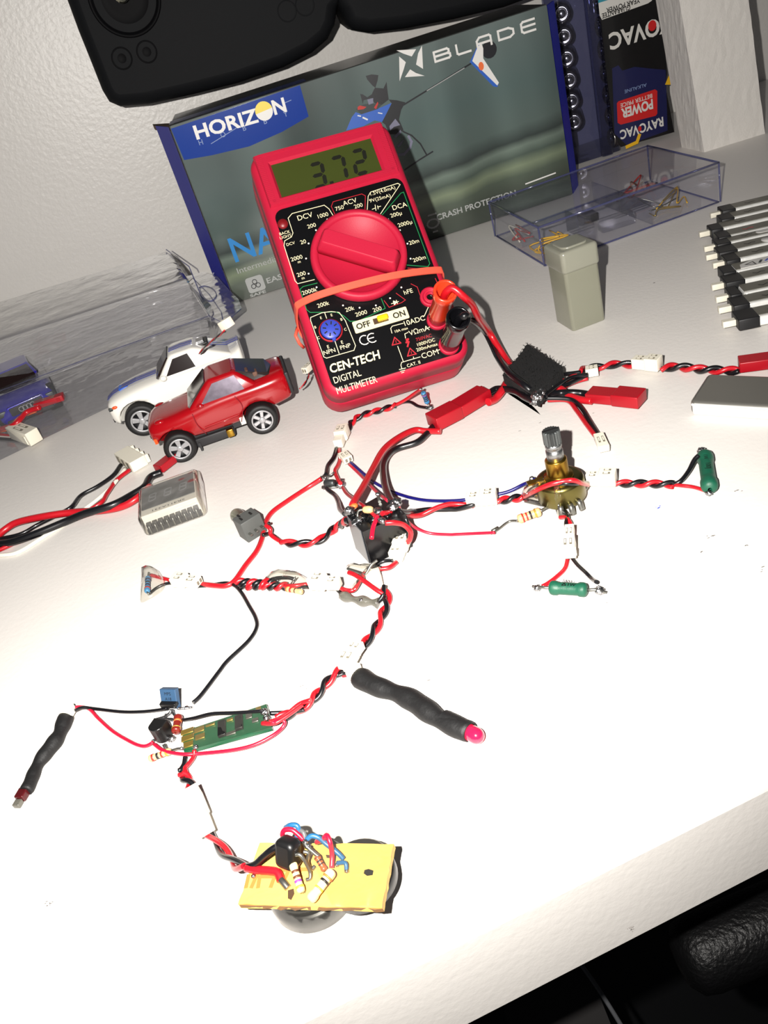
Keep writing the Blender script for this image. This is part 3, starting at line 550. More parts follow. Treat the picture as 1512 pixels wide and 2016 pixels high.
pp(Z3, [(925, 260), (945, 300), (945, 365), (1045, 515), (1035, 540), (1010, 535), (865, 385), (900, 310)], 'print_blue'); pp(Z3, [(935, 262), (948, 300), (948, 362), (1045, 512), (1035, 530), (880, 378), (905, 310)], 'print_white', .0001)
c_ = bx(Z3, 985, 308); b.prism([(c_[0]+.0052*math.cos(a*PI/8), c_[1]+.0052*math.sin(a*PI/8)) for a in range(16)], z, z+.0001, 'print_black'); c_ = bx(Z3, 935, 410); b.prism([(c_[0]+.0018*math.cos(a*PI/6), c_[1]+.0026*math.sin(a*PI/6)) for a in range(12)], z+.0002, z+.0003, 'b_orange')
b.strip([bx(Z3, 1212, 1140), bx(Z3, 1395, 1072)], .0009, 'print_white', z)
b.build('printed_helicopter', box)
# splayed blue end flaps
MB().prism([(BX0-.0006, BY+.002), (BX0-.0009, BY+.0036), (BX0-.0125, BY+.040), (BX0-.0112, BY+.040)], 0, BH-.001, 'box_blue').build('end_flap', box)
MB().prism([(BX1+.0008, BY+.002), (BX1+.0008, BY+.0036), (BX1+.0100, BY+.020), (BX1+.0112, BY+.019)], 0, BH-.001, 'box_blue').build('end_flap', box)
MB().prism([(BX0, BY+.004), (BX0+.001, BY+.022), (BX0-.016, BY+.060), (BX0-.014, BY+.046)], BH-.004, BH-.001, 'kraft').build('tuck_flap', box, 'bare brown board edge')
# ------------------------------------------------------------------ transmitter resting on the box
CY_ = .628
CM = Matrix((Vector((1, 0, 0)), Vector((0, 0, 1)), Vector((0, -1, 0)))).transposed().to_4x4(); CM.translation = (0, CY_, 0)
def cx_(x, y): return on(CM, x, y)
tx = thing('radio_transmitter', (.06, .66, BH), 'black handheld radio transmitter with two grips resting on top of the printed box', 'transmitter')
out = [cx_(*p) for p in ((110, -45), (128, 0), (150, 60), (175, 122), (198, 180), (212, 203), (235, 213), (290, 208), (380, 188), (470, 165), (560, 134), (615, 106), (648, 78), (662, 50), (667, 15), (668, -5), (672, 20), (684, 48), (700, 60), (730, 65), (800, 57), (900, 38), (1000, 14), (1060, -8), (1090, -30))]
top = [(out[-1][0]+.02, out[-1][1]+.05), (.20, .235), (-.06, .240)]
out = out+top
b = MB(CM); R = []
for d, z_ in ((.006, -.048), (.0015, -.045), (0, -.040), (0, -.010), (.0012, -.005), (.004, -.0015), (.008, 0)): R.append([(p[0], p[1], z_) for p in inset(out, d)])
b.rings(R, 'ctrl_black', True); b.build('shell', tx)
gc = Vector(cx_(245, -6)); gm = MB(CM); gm.lathe([(.0215, -.0005), (.0222, .0016), (.0212, .0022), (.0200, .0012), (.0190, -.0001), (.0100, .0001), (0, .0001)], 'ctrl_gloss', 48, c=gc); g = gm.build('gimbal', tx)
MB(CM).lathe([(.0030, 0), (.0030, .010), (.0042, .011), (.0046, .015), (.0038, .0162), (0, .0155)], 'chrome', 14, c=(gc.x, gc.y+.001), smooth=False).build('stick', g)
for px, py in ((240, 115), (289, 102)):
    c_ = cx_(px, py); MB(CM).lathe([(.0066, -.001), (.0066, .0005), (.0061, .0008), (.0056, -.0001), (0, .0001)], 'ctrl_gloss', 30, c=c_).build('trim_button', tx)
for px, py in ((565, 22), (600, 10)): MB(CM).lathe([(.0062, -.001), (.0062, .0003), (.0058, .0005), (.0054, -.0001), (0, 0)], 'ctrl_black', 30, c=cx_(px, py)).build('trim_button', tx)
b = MB(CM); b.strip([cx_(*p) for p in ((245, 148), (290, 132), (318, 112), (330, 90), (345, 78), (450, 50), (520, 30))], .0006, 'ctrl_black', -.0001, .0003); b.build('panel_seam', tx)
# ------------------------------------------------------------------ foam block
f0 = Vector((.303, .609)); f1 = Vector((.3485, .607)); fb = Vector((.301, .640))
fm = thing('foam_block', (.325, .62, 0), 'tall white polystyrene foam block standing at the right by the battery packs', 'foam block')
b = MB(); R = []
pl = [f0, f1, f1+(fb-f0), fb]; N = 14
ring = []
for i in range(4):
    for k in range(N): ring.append(pl[i].lerp(pl[(i+1) % 4], k/N))
for i in range(41):
    z_ = .24*i/40; R.append([Vector((p.x-z_*.115, p.y, z_))+Vector((noise.noise(Vector((p.x*300, p.y*300, z_*300))), noise.noise(Vector((p.x*300+9, p.y*300, z_*300))), 0))*.0004 for p in ring])
b.rings(R, 'foam_white', False); ob = b.build('block', fm)
# ------------------------------------------------------------------ battery packs
def aa(lab, c, ax, r, L, grp, cl='aa_black'):
    "one cylindrical cell, nub end towards -ax"
    t = thing('battery', c, lab, 'battery', grp); M = frame(Vector(c), ax, UP) @ Matrix.Rotation(PI/2, 4, 'Y')
    b = MB(M); b.lathe([(0, 0), (r*.93, 0), (r, .0008), (r, L*.75), (r, L-.0008), (r*.9, L), (0, L)], cl, 24); b.build('cell', t)
    b = MB(M); b.lathe([(r*.86, -.0001), (r*.84, -.0006), (r*.5, -.0007), (r*.46, -.0004), (r*.42, -.0004), (r*.38, -.0022), (r*.3, -.0027), (0, -.0027)], 'aa_nub', 24); b.build('terminal', t); return t
ords = ['lowest', 'second from the bottom', 'third from the bottom', 'fourth from the bottom', 'fifth from the bottom', 'sixth from the bottom', 'seventh from the bottom', 'topmost']
for k in range(6):
    aa(f'silver-ended battery in the clear pack by the blue box edge, {ords[k] if k < 5 else "topmost"}', (.2415+.0002*k, .700, .0290+.0154*k), Vector((.35, 1, 0)), .0072, .030, 'batteries in the clear pack')
fp = thing('battery_pack_film', (.2415, .70, 0), 'clear plastic shell around the batteries between the blue box and the black card', 'packaging')
MB().slab(.2525, .6995, .040, .030, .004, .0005, .150, .002, 'pack_film').build('shell', fp)
MB().slab(.2595, .684, .009, .006, .002, .0005, .150, .001, 'pack_film').build('seam_fold', fp)
for k in range(7):
    aa(f'silver-ended battery along the left edge of the black card, {ords[k] if k < 6 else "topmost"}', (.2665, .6895, .0105+.0160*k), Vector((1, .12, 0)), .0076, .045, 'batteries behind the card', 'aa_black')
cp = thing('battery_card', (.29, .68, 0), 'black and navy battery card printed upside down beside the foam block', 'packaging')
KM = Matrix((Vector((1, 0, 0)), Vector((0, 0, 1)), Vector((0, -1, 0)))).transposed().to_4x4(); KM.translation = (0, .6815, 0)
def kx(x, y): return on(KM, *Z4(x, y))
b = MB(KM); b.prism([kx(430, 100), kx(418, -60), kx(800, -160), kx(860, 470), kx(850, 560), kx(905, 850), kx(560, 945), kx(515, 850), kx(470, 480)], 0, .0006, 'card_black'); b.build('card', cp)
b = MB(KM); b.prism([kx(505, 440), kx(545, 420), (kx(570, 455)), kx(650, 430), kx(740, 440), kx(850, 450), kx(862, 840), kx(600, 935), kx(520, 860)], .0006, .0008, 'card_navy')
b.prism([kx(*p) for p in ((545, 652), (780, 575), (795, 585), (795, 730), (785, 745), (560, 802), (540, 790), (535, 665))], .0008, .0010, 'card_red')
b.prism([kx(*p) for p in ((415, 0), (560, -45), (800, -110), (760, 5), (735, 22), (440, 128), (425, 100))], .0006, .0008, 'card_white'); b.prism([kx(*p) for p in ((415, -30), (700, -110), (560, -25), (415, 20))], .0008, .0009, 'card_teal')
b.prism([kx(*p) for p in ((845, 545), (875, 475), (890, 535), (880, 545))], .0006, .0009, 'card_yellow'); b.strip([kx(*p) for p in ((680, 870), (665, 915), (600, 945))], .0026, 'card_yellow', .0008)
pc = b.build('print_panels', cp)
b = MB(KM); a0 = Vector(kx(497, 290)); a1 = Vector(kx(860, 130)); an = math.atan2((a1-a0).y, (a1-a0).x)+.0
def card_text(t, cx0, cy0, cap, wf, m='card_white', rot=PI, z=.0010, bold=.02): b.text(t, kx(cx0, cy0), cap, m, z, rot, wfit=wf, bold=bold)
card_text('RAYOVAC', 755, 185, .0118, .066, bold=.03); card_text('POWER', 665, 700, .0075, .026, bold=.04); card_text('RAYOVAC', 695, 825, .0072, .036, bold=.03)
card_text('BETTER PRICE', 660, 648, .0030, .026, bold=.01); card_text('ALKALINE', 655, 568, .0024, .018, 'print_pale', bold=0); card_text('YEAR POWER', 575, 35, .0034, .026, 'card_black', z=.0010); card_text('GUARANTEE', 530, 75, .0034, .022, 'card_black', z=.0010)
c_ = kx(762, 165); b.prism([(c_[0]+.0032*math.cos(a*PI/8), c_[1]+.0036*math.sin(a*PI/8)) for a in range(16)], .0010, .0012, 'card_red'); c_ = kx(682, 828); b.prism([(c_[0]+.0014*math.cos(a*PI/8), c_[1]+.0020*math.sin(a*PI/8)) for a in range(16)], .0010, .0012, 'card_red')
b.build('lettering', cp)
# ------------------------------------------------------------------ clear compartment box
q0, q1, q3 = Vector((.1370, .4820)), Vector((.2550, .4950)), Vector((.1310, .5680)); q2 = q1+(q3-q0); CH = .0243
cb = thing('compartment_box', (.19, .53, 0), 'clear plastic box with compartments of tiny wires standing before the battery packs', 'plastic box')
ccx = (q0+q2)/2
def shrink(k): return [tuple(ccx+(p-ccx)*k) for p in (q0, q1, q2, q3)]
def hinge(zs, k, m, nm, cap0, cap1): b = MB(); b.rings([[(*p, z) for p in shrink(kk)] for z, kk in zip(zs, k)], m, False, cap0, cap1); return b.build(nm, cb)
hinge([.0008, CH*.62], [.985, .985], 'clear_box', 'tray', True, False); hinge([CH*.60, CH], [1, 1], 'clear_box', 'lid', False, True)
b = MB()
for z_, kk, rr_ in ((.0009, .985, .0006), (CH, 1.0, .0007)):
    S_ = shrink(kk)
    for i in range(4): b.tube([Vector((*S_[i], z_)), Vector((*S_[(i+1) % 4], z_))], rr_, 'clear_edge', 6)
for p in shrink(1.0): b.tube([Vector((*p, .001)), Vector((*p, CH))], .0006, 'clear_edge', 6)
b.build('moulded_edges', cb)
def lerp2(u, v): return q0+(q1-q0)*u+(q3-q0)*v
for (u0, v0, u1, v1) in ((.62, .03, .62, .97), (.03, .52, .62, .52), (.30, .03, .30, .52), (.62, .5, .97, .5)):
    a, c = lerp2(u0, v0), lerp2(u1, v1); b = MB(); b.prism([a, c, c+Vector((.0008, .0008)), a+Vector((.0008, .0008))], .001, CH*.6, 'clear_box'); b.build('divider', cb)
def scribble(u0, u1, v0, v1, n, m, nm, lab, cat, r=.0005):
    b = MB()
    for k in range(n):
        P = [Vector((*lerp2(random.uniform(u0, u1), random.uniform(v0, v1)), random.uniform(.002, .009))) for _ in range(5)]; b.tube(spline(P, 5), r, m if isinstance(m, str) else m[k % len(m)], 6)
    return b.build(nm, None, lab, cat)
scribble(.03, .26, .06, .45, 5, ['card_yellow', 'card_yellow', 'gold'], 'coiled_wire', 'coil of thin yellow wire in the left compartment of the clear box', 'wire')
scribble(.02, .12, .50, .9, 3, ['wire_red', 'conn_white'], 'wire_offcut', 'red and white wire offcuts in the back left corner of the clear box', 'wire')
scribble(.66, .93, .12, .45, 4, ['gold', 'lead_metal', 'card_yellow'], 'wire_offcut', 'pale metal and yellow wire bits in the right front compartment of the clear box', 'wire', .0004)
scribble(.66, .93, .60, .92, 3, ['b_red', 'b_brown'], 'wire_offcut', 'dark red wire bits in the right back compartment of the clear box', 'wire', .0005)
b = MB(); b.slab(*lerp2(.455, .60), .010, .014, .001, .0011, .006, .0006, 'chip'); b.build('black_part', None, 'small black block behind the middle of the clear box', 'electronic part')
b = MB(); p = lerp2(.50, .25); b.slab(p.x, p.y, .022, .010, .002, .0011, .008, .001, 'clear_box'); b.build('clear_cap', None, 'small clear plastic piece in the front middle compartment of the clear box', 'plastic part')
# ------------------------------------------------------------------ translucent square tube
tb = thing('plastic_tube', (.125, .39, 0), 'milky translucent square plastic tube with cap standing before the clear box', 'container')
TM = frame((.1268, .3912, 0), (.018, .0015, 0), UP) @ Matrix.Rotation(math.radians(-3), 4, 'Y')
TM = frame((.1255, .3925, 0), (.0185, .002, 0), UP)
b = MB(TM); b.slab(0, 0, .0182, .0195, .0018, 0, .0345, .0006, 'milky', both=True); b.build('body', tb)
b = MB(TM); b.slab(0, 0, .0196, .0210, .0022, .0295, .0405, .0016, 'milky_cap', both=True); b.slab(0, 0, .0140, .0150, .004, .0405, .0414, .0006, 'milky_cap'); b.build('cap', tb)
# ------------------------------------------------------------------ row of small pouch cells at the right edge
cells = [((450, 1675), (322, 1640), (716, 1600), 78, 0), ((390, 1490), (255, 1460), (610, 1480), 62, 1), ((352, 1350), (262, 1308), (505, 1340), 60, 2), ((292, 1190), (192, 1188), (540, 1190), 64, 1), ((258, 1065), (0, 0), (430, 1060), 60, 3),
         ((300, 905), (205, 925), (480, 905), 56, 1), ((205, 800), (124, 775), (440, 800), 60, 4), ((178, 690), (95, 700), (360, 685), 52, 2), ((200, 600), (0, 0), (360, 595), 52, 1), ((108, 500), (35, 595), (270, 480), 56, 1), ((238, 365), (0, 0), (400, 365), 62, 1), ((250, 250), (185, 328), (420, 245), 60, 1)]
nice = ['frontmost', 'second from the front', 'third from the front', 'fourth from the front', 'fifth from the front, white sticker', 'sixth from the front', 'seventh from the front, round white patch', 'eighth from the front', 'ninth from the front', 'tenth from the front', 'second from the back', 'rearmost']
CD = Vector((.965, -.26, 0)).normalized()
for k, (L0, tip, R0, hp, kind) in enumerate(cells):
    zt = .0055
    a = at(*ZK(*L0), zt); W = .0132; c = at(*ZK(*R0), zt); cap = (c-a).length
    t = thing('pouch_battery', (a.x, a.y, 0), f'silver pouch battery with black cap at right edge, {nice[k]}', 'battery', 'row of small pouch batteries')
    M = frame((a.x, a.y, 0), CD, UP) @ Matrix.Rotation(math.radians(-4), 4, 'X')
    M.translation = Vector((a.x, a.y, .0022))
    b = MB(M); b.box((0, -W/2, 0), (min(cap, .012), W/2, .0050), 'cap_black', b=.0005); b.build('end_cap', t)
    b = MB(M); b.slab(.006+.022, 0, .044, W-.0008, .0015, .0002, .0047, .0010, 'foil_sheen', both=True); b.box((.0065, -W/2+.0024, .0046), (.050, W/2-.0006, .0049), 'pouch_dull'); pc = b.build('pouch', t)  # pale foil rim paints the edge glint around the duller top face
    b = MB(M); b.strip([(.014, .0005), (.0155, -.0010), (.0175, .0006), (.0190, .0)], .0005, 'ink_black' if k != 8 else 'ink_red', .0049); b.build('pen_mark', pc)
    if kind == 3:
        b = MB(M); b.prism([(.0085, -.005), (.045, -.005), (.045, .0052), (.016, .0052), (.0095, .001)], .0049, .0052, 'sticker'); b.strip([(.0115, -.001), (.0155, .0015), (.0160, -.0030)], .0005, 'ink_black', .0052, closed=True); b.strip([(.018, -.002), (.0195, .0012)], .0012, 'print_shade', .0052); b.strip([(.021, -.001), (.0225, .001)], .0010, 'speck_blue', .0052); b.build('sticker', t)
    if kind == 4: b = MB(M); b.lathe([(.0055, .0049), (.0054, .0052), (0, .0052)], 'sticker', 24, c=(.0275, -.0008)); b.build('sticker', t)
    if kind == 2: b = MB(M); b.slab(.034, 0, .026, .005, .0024, .0049, .0052, .0001, 'sticker'); b.build('sticker', t)
    if tip[0]:
        b = MB(M); b.box((-.0055, -.0026, .0012), (0, .0010, .0040), 'conn_white', b=.0003); b.build('plug_housing', t, 'white plug')
# ------------------------------------------------------------------ toy cars
def car(name, lab, o, ex, Lf, Lr, wb, r, st, W, cabin, paint, zb, stripes=False):
    "local x runs from nose to tail, y away from the viewer, z up; origin on the ground at the near front tyre"
    t = thing(name, o, lab, 'toy car'); M = frame(o, ex, UP); yc = W/2
    b = MB(M); R = []
    for (x, hw, z0, zc, zt) in st:
        h = [(0, z0), (.80*hw, z0), (.97*hw, z0+.12*(zt-z0)), (hw, z0+.42*(zt-z0)), (.99*hw, zc), (.90*hw, zc+(zt-zc)*.62), (.72*hw, zt-(zt-zc)*.06), (.36*hw, zt), (0, zt+.0001)]
        ring = [(x, yc+y, z) for y, z in h]+[(x, yc-y, z) for y, z in h[-2:0:-1]]; R.append(ring)
    b.rings(R, paint, True); body = b.build('body', t, sub=1)
    # wheel arches cut through the shell
    cut = MB(M)
    for xw in (0, wb):
        cut.rings([[(xw+(r*1.22)*math.cos(a*PI/12), y, r*1.02+(r*1.22)*math.sin(a*PI/12)) for a in range(24)] for y in (-.01, .0085)], 'chassis'); cut.rings([[(xw+(r*1.22)*math.cos(a*PI/12), y, r*1.02+(r*1.22)*math.sin(a*PI/12)) for a in range(24)] for y in (W-.0085, W+.01)], 'chassis')
    co = cut.build('cutter', t)
    md = body.modifiers.new('b', 'BOOLEAN'); md.object = co; md.solver = 'EXACT'
    bpy.context.view_layer.update(); dg = bpy.context.evaluated_depsgraph_get(); me = bpy.data.meshes.new_from_object(body.evaluated_get(dg)); body.modifiers.clear(); body.data = me; bpy.data.objects.remove(co)
    for p in me.polygons: p.use_smooth = True
    # cabin: base ring and roof ring
    (xb0, xr0, xr1, xb1, zbelt, zroof, hwb, hwr) = cabin
    b = MB(M); R = []
    for k, (z_) in enumerate((zbelt-.002, zbelt, zbelt+(zroof-zbelt)*.5, zroof-.0012, zroof-.0002, zroof)):
        f = max(0, min(1, (z_-zbelt)/(zroof-zbelt))); e = .0014 if k == 5 else (.0003 if k == 4 else 0)
        x0 = xb0+(xr0-xb0)*f+e; x1 = xb1+(xr1-xb1)*f-e; hw = hwb+(hwr-hwb)*f-e; R.append([(x, y+yc, z_) for x, y in rr(x1-x0, 2*hw, .0022, 4, (x0+x1)/2, 0)])
    b.rings(R, paint, True); cab = b.build('roof', t)
    def cp(u, side, f): # point on the side of the cabin
        x0 = xb0+(xr0-xb0)*f; x1 = xb1+(xr1-xb1)*f; hw = hwb+(hwr-hwb)*f+.00025; return (x0+(x1-x0)*u, yc-side*hw, zbelt+(zroof-zbelt)*f)
    return t, M, yc, cp, cab
def glass(M, pts, m, nm, par, th=.0003, lab=None):
    v = [Vector(p) for p in pts]; n = (v[1]-v[0]).cross(v[2]-v[0]).normalized(); R = [[p-n*th for p in v], [p+n*th for p in v]]
    return MB(M).rings(R, m, False).build(nm, par, lab)
def wheel(M, x, yface, side, r, par, style=0):
    "side +1 faces -y (towards the viewer)"
    W_ = Matrix.Translation((x, yface, r)) @ Matrix.Rotation(PI/2*side, 4, 'X'); b = MB(M @ W_)
    b.lathe([(r*.62, -.0004), (r*.66, .0002), (r*.9, .0003), (r*.985, -.0008), (r, -.002), (r, -.0055), (r*.97, -.0068), (r*.8, -.0072), (0, -.0072)], 'tire', 36)
    wl = b.build('wheel', par); b = MB(M @ W_)
    b.lathe([(r*.66, 0), (r*.64, .0004), (r*.58, .0004), (r*.56, -.0006), (r*.55, -.0022), (0, -.0022)], 'rim_dark', 32); b.lathe([(r*.68, 0), (r*.66, .0005), (r*.58, .0005), (r*.57, -.0004), (r*.58, -.0010), (r*.66, -.0010)], 'rim', 32)
    ns = 5 if style == 0 else 6
    for k in range(ns):
        a = 2*PI*k/ns+.3; c, s_ = math.cos(a), math.sin(a)
        def rt(u, v): return (u*c-v*s_, u*s_+v*c)
        w0, w1 = (.10, .17) if style == 0 else (.09, .12)
        b.prism([rt(r*.12, -r*w0), rt(r*.61, -r*w1), rt(r*.61, r*w1), rt(r*.12, r*w0)], -.0012, -.0001, 'rim', bevel=.0003)
    b.lathe([(0, -.001), (r*.2, -.001), (r*.2, .0002), (r*.14, .0005), (0, .0006)], 'rim', 16); b.build('rim', wl)
o = Vector((-.0857, .3758, 0)); ex = Vector((.9985, .0547, 0))
st = [(-.0115, .0095, .0145, .0172, .0195), (-.0105, .0118, .0125, .0178, .0218), (-.007, .0136, .0105, .0190, .0236), (-.002, .0144, .0105, .0196, .0238), (.006, .0150, .0100, .0205, .0245), (.013, .0148, .0092, .0212, .0256), (.022, .0146, .0088, .0228, .0265), (.032, .0146, .0088, .0234, .0268), (.040, .0150, .0098, .0236, .0268), (.048, .0152, .0110, .0238, .0272), (.056, .0148, .0118, .0238, .0278), (.0600, .0140, .0124, .0236, .0280), (.0612, .0128, .0135, .0230, .0270)]
rc, M, yc, cpn, cab = car('toy_car', 'red toy sports car with silver side window, nearest of the cars', o, ex, 0, 0, .0425, .0080, st, .0305, (.0115, .0245, .0385, .0480, .0243, .0345, .0136, .0102), 'car_red', .009)
for x, stl in ((0.0005, 0), (.0428, 1)): wheel(M, x, -.0006, 1, .0080, rc, stl); wheel(M, x, .0311, -1, .0080, rc, stl)
glass(M, [cpn(.16, 1, .06), cpn(.80, 1, .12), cpn(.86, 1, .84), cpn(.24, 1, .80)], 'car_silverglass', 'side_window', rc, lab='silvery side window'); glass(M, [cpn(.16, -1, .06), cpn(.80, -1, .12), cpn(.86, -1, .84), cpn(.24, -1, .80)], 'car_glass', 'side_window', rc)
glass(M, [(.0118, yc-.0118, .0250), (.0118, yc+.0118, .0250), (.0232, yc+.0092, .0336), (.0232, yc-.0092, .0336)], 'car_glass', 'windshield', rc, .0005)
b = MB(M); b.rings([[(.0380, yc-.0100, .0262), (.0380, yc+.0100, .0262), (.0540, yc+.0104, .0262), (.0570, yc, .0262), (.0540, yc-.0104, .0262)], [(.0384, yc-.0092, .0340), (.0384, yc+.0092, .0340), (.0530, yc+.0096, .0284), (.0556, yc, .0280), (.0530, yc-.0096, .0284)]], 'car_glass', False); b.build('rear_window', rc)
b = MB(M); b.box((.0405, yc-.0094, .0270), (.0445, yc-.0040, .0322), 'seat_brown', b=.0005); b.box((.046, yc-.0100, .0270), (.0485, yc-.0050, .0305), 'seat_brown', b=.0005); b.build('seat_backs', rc)
b = MB(M); b.box((-.004, .006, .0060), (.048, .0245, .0098), 'chassis'); b.box((.008, .0035, .0034), (.028, .0265, .0080), 'chassis', b=.0006); b.box((.009, .003, .0016), (.0100, .005, .006), 'chassis'); b.box((.024, .0015, .0040), (.0275, .004, .0080), 'brass', b=.0004); b.box((.0325, .001, .0085), (.0350, .003, .0125), 'conn_white'); b.build('chassis', rc)
for s in (-1, 1):
    b = MB(M); b.ball((-.0040, yc+s*.0104, .0225), .0022, 'car_red', (1.3, 1, .6)); b.build('headlight_pod', rc)
    b = MB(M); b.ball((.0175, yc-s*.0150, .0252), .0013, 'car_red', (1.3, 1, .9)); b.build('mirror', rc)
b = MB(M); b.slab(-.0112, yc, .0012, .016, .0004, .0146, .0160, .0003, 'grille'); b.box((-.0100, yc-.0125, .0128), (-.0085, yc-.0085, .0155), 'amber'); b.build('grille', rc)
b = MB(M); b.tube(spline([(.0125, .0003, .0225), (.0128, -.0001, .0165), (.0150, .0001, .0105)], 5), .00022, 'pink_red', 5); b.tube(spline([(.0345, .0004, .0240), (.0362, 0, .0180), (.0330, .0002, .0105)], 5), .00022, 'pink_red', 5); b.tube([(.0155, 0, .0135), (.034, -.0001, .0142)], .0002, 'car_red', 5); b.build('door_seams', rc)
b = MB(M); b.box((.0602, yc-.0125, .0150), (.0624, yc+.0125, .0262), 'chassis', b=.0008); b.build('rear_panel', rc, 'dark rear panel')
pair(rc, ZA, [(1338, 432, .012), (1368, 405, .013), (1390, 368, .014), (1404, 330, .014)], 13*.291/2*.55, 1.3); conn(rc, ZA, (1378, 330, .012), (1428, 285, .012), 40*.291)
# white car behind
o2 = Vector((-.1085, .4225, 0)); ex2 = Vector((.9984, .0566, 0))
st = [(-.0150, .0090, .0125, .0180, .0200), (-.0138, .0118, .0098, .0182, .0220), (-.010, .0140, .0088, .0192, .0236), (-.004, .0150, .0092, .0208, .0250), (.004, .0154, .0096, .0220, .0262), (.014, .0152, .0090, .0232, .0268), (.026, .0150, .0088, .0240, .0270), (.038, .0154, .0092, .0248, .0276), (.050, .0156, .0100, .0254, .0278), (.058, .0148, .0120, .0256, .0276), (.0618, .0138, .0150, .0262, .0290), (.0632, .0128, .0170, .0265, .0298)]
wc, M, yc, cpn, cab = car('toy_car', 'white toy sports car with blue racing stripes, half behind the red car', o2, ex2, 0, 0, .0435, .0092, st, .0310, (.0165, .0262, .0400, .0600, .0262, .0362, .0132, .0100), 'car_white', .009)
for x in (0.0005, .0438): wheel(M, x, -.0006, 1, .0092, wc, 0); wheel(M, x, .0316, -1, .0092, wc, 0)
glass(M, [cpn(.10, 1, .08), cpn(.50, 1, .10), cpn(.60, 1, .84), cpn(.17, 1, .80)], 'car_glass', 'side_window', wc); glass(M, [cpn(.10, -1, .08), cpn(.50, -1, .10), cpn(.60, -1, .84), cpn(.17, -1, .80)], 'car_glass', 'side_window', wc)
glass(M, [(.0162, yc-.0116, .0268), (.0162, yc+.0116, .0268), (.0252, yc+.0092, .0352), (.0252, yc-.0092, .0352)], 'car_glass', 'windshield', wc, .0006)
b = MB(M); prof = [(-.0142, .0216), (-.010, .0240), (-.004, .0255), (.004, .0267), (.0155, .0273)]; prof2 = [(.0262, .0360), (.0330, .0366), (.0395, .0364)]; prof3 = [(.0465, .0330), (.0560, .0295), (.0605, .0300), (.0630, .0302)]
for pr in (prof, prof2, prof3):
    for s0, s1 in ((-.0030, -.0004), (.0004, .0030)):
        b.rings([[(x, yc+s0, z), (x, yc+s1, z), (x, yc+s1, z+.0003), (x, yc+s0, z+.0003)] for x, z in pr], 'stripe_blue', False)
b.build('racing_stripes', wc); b = MB(M); b.box((-.0065, yc-.0030, .0240), (-.001, yc+.0030, .0256), 'print_blue', b=.0004); b.build('hood_scoop', wc)
b = MB(M); b.box((.0400, yc-.0050, .0335), (.0475, yc+.0050, .0352), 'chip', b=.0004); b.box((.0415, yc-.003, .0350), (.0455, yc+.003, .0362), 'solder'); b.build('roof_socket', wc, 'dark cut-out with solder')
b = MB(M); b.box((-.004, .006, .0060), (.050, .0245, .0100), 'chassis'); b.build('chassis', wc)
b = MB(M); b.ball((-.0102, .0022, .0202), .0012, 'amber', (1.3, .6, .7)); b.build('marker_light', wc); b = MB(M); b.slab(-.0138, yc-.006, .002, .006, .0006, .0108, .0130, .0003, 'grille'); b.slab(-.0125, yc-.0105, .003, .004, .0006, .0185, .0200, .0003, 'alu_dark'); b.build('grille', wc)
b = MB(M); b.ball((.0200, -.0008, .0276), .0016, 'car_white', (1.1, .8, 1)); b.build('mirror', wc)
pair(wc, ZA, [(665, 192, .037), (700, 150, .042), (770, 90, .050), (835, 40, .057)], 13*.291/2*.55, 2.2, z=.04); conn(wc, ZA, (835, 32, .056), (885, 5, .058), 40*.291, z=.056)
# blue car inside the clear shell
o3 = at(18, 846, .001); p3 = at(118, 822, .001); exb = Vector((-.10, -1, 0)).normalized()
cc = (o3+p3)/2; cc.z = 0.0008
side = Vector((.95, .31, 0)).normalized(); fwd = Vector((-side.y, side.x, 0))  # towards the wall
M3 = frame(cc-side*.0+Vector((-.003, .006, .0)), fwd, UP)   # local x: from nose to tail; y to the left
W = .034
t = thing('toy_car', cc, 'blue toy coupe facing forward inside the clear plastic shell', 'toy car')
M3 = M3 @ Matrix.Scale(1.1, 4) @ Matrix.Translation((.001, -W/2-.002, 0))
b = MB(M3); R = []
for (x, hw, z0, zc_, zt) in [(-.008, .0120, .0060, .0090, .0120), (-.006, .0160, .0040, .0105, .0140), (0, .0170, .0038, .0120, .0158), (.010, .0172, .0038, .0130, .0168), (.022, .0172, .0038, .0134, .0172), (.040, .0172, .004, .0136, .0174), (.052, .0168, .005, .0136, .0174), (.058, .0150, .007, .013, .0165)]:
    h = [(0, z0), (.8*hw, z0), (.97*hw, z0+.1*(zt-z0)), (hw, z0+.4*(zt-z0)), (.99*hw, zc_), (.9*hw, zc_+(zt-zc_)*.62), (.72*hw, zt-(zt-zc_)*.06), (.36*hw, zt), (0, zt)]
    R.append([(x, W/2+y, z) for y, z in h]+[(x, W/2-y, z) for y, z in h[-2:0:-1]])
b.rings(R, 'car_blue', True); b.build('body', t, sub=1)
b = MB(M3); R = []
for f in (0, .5, .92, 1): R.append([(x, W/2+y, .0165+.0095*f) for x, y in rr(.034-.016*f, .029-.008*f, .003, 4, .028+.001*f, 0)])
b.rings(R, 'car_blue', True); cab = b.build('roof', t)
glass(M3, [(.0112, W/2-.0125, .0172), (.0112, W/2+.0125, .0172), (.0186, W/2+.0098, .0252), (.0186, W/2-.0098, .0252)], 'car_glass', 'windshield', t, .0006)
for s in (-1, 1): glass(M3, [(.016, W/2+s*.0146, .0175), (.040, W/2+s*.0146, .0175), (.036, W/2+s*.0112, .0250), (.022, W/2+s*.0112, .0250)], 'car_glass', 'side_window', t, .0004)
b = MB(M3); G = Matrix.Translation((-.0078, W/2, .0112)) @ Matrix.Rotation(-PI/2, 4, 'Y') @ Matrix.Rotation(PI/2, 4, 'Z')
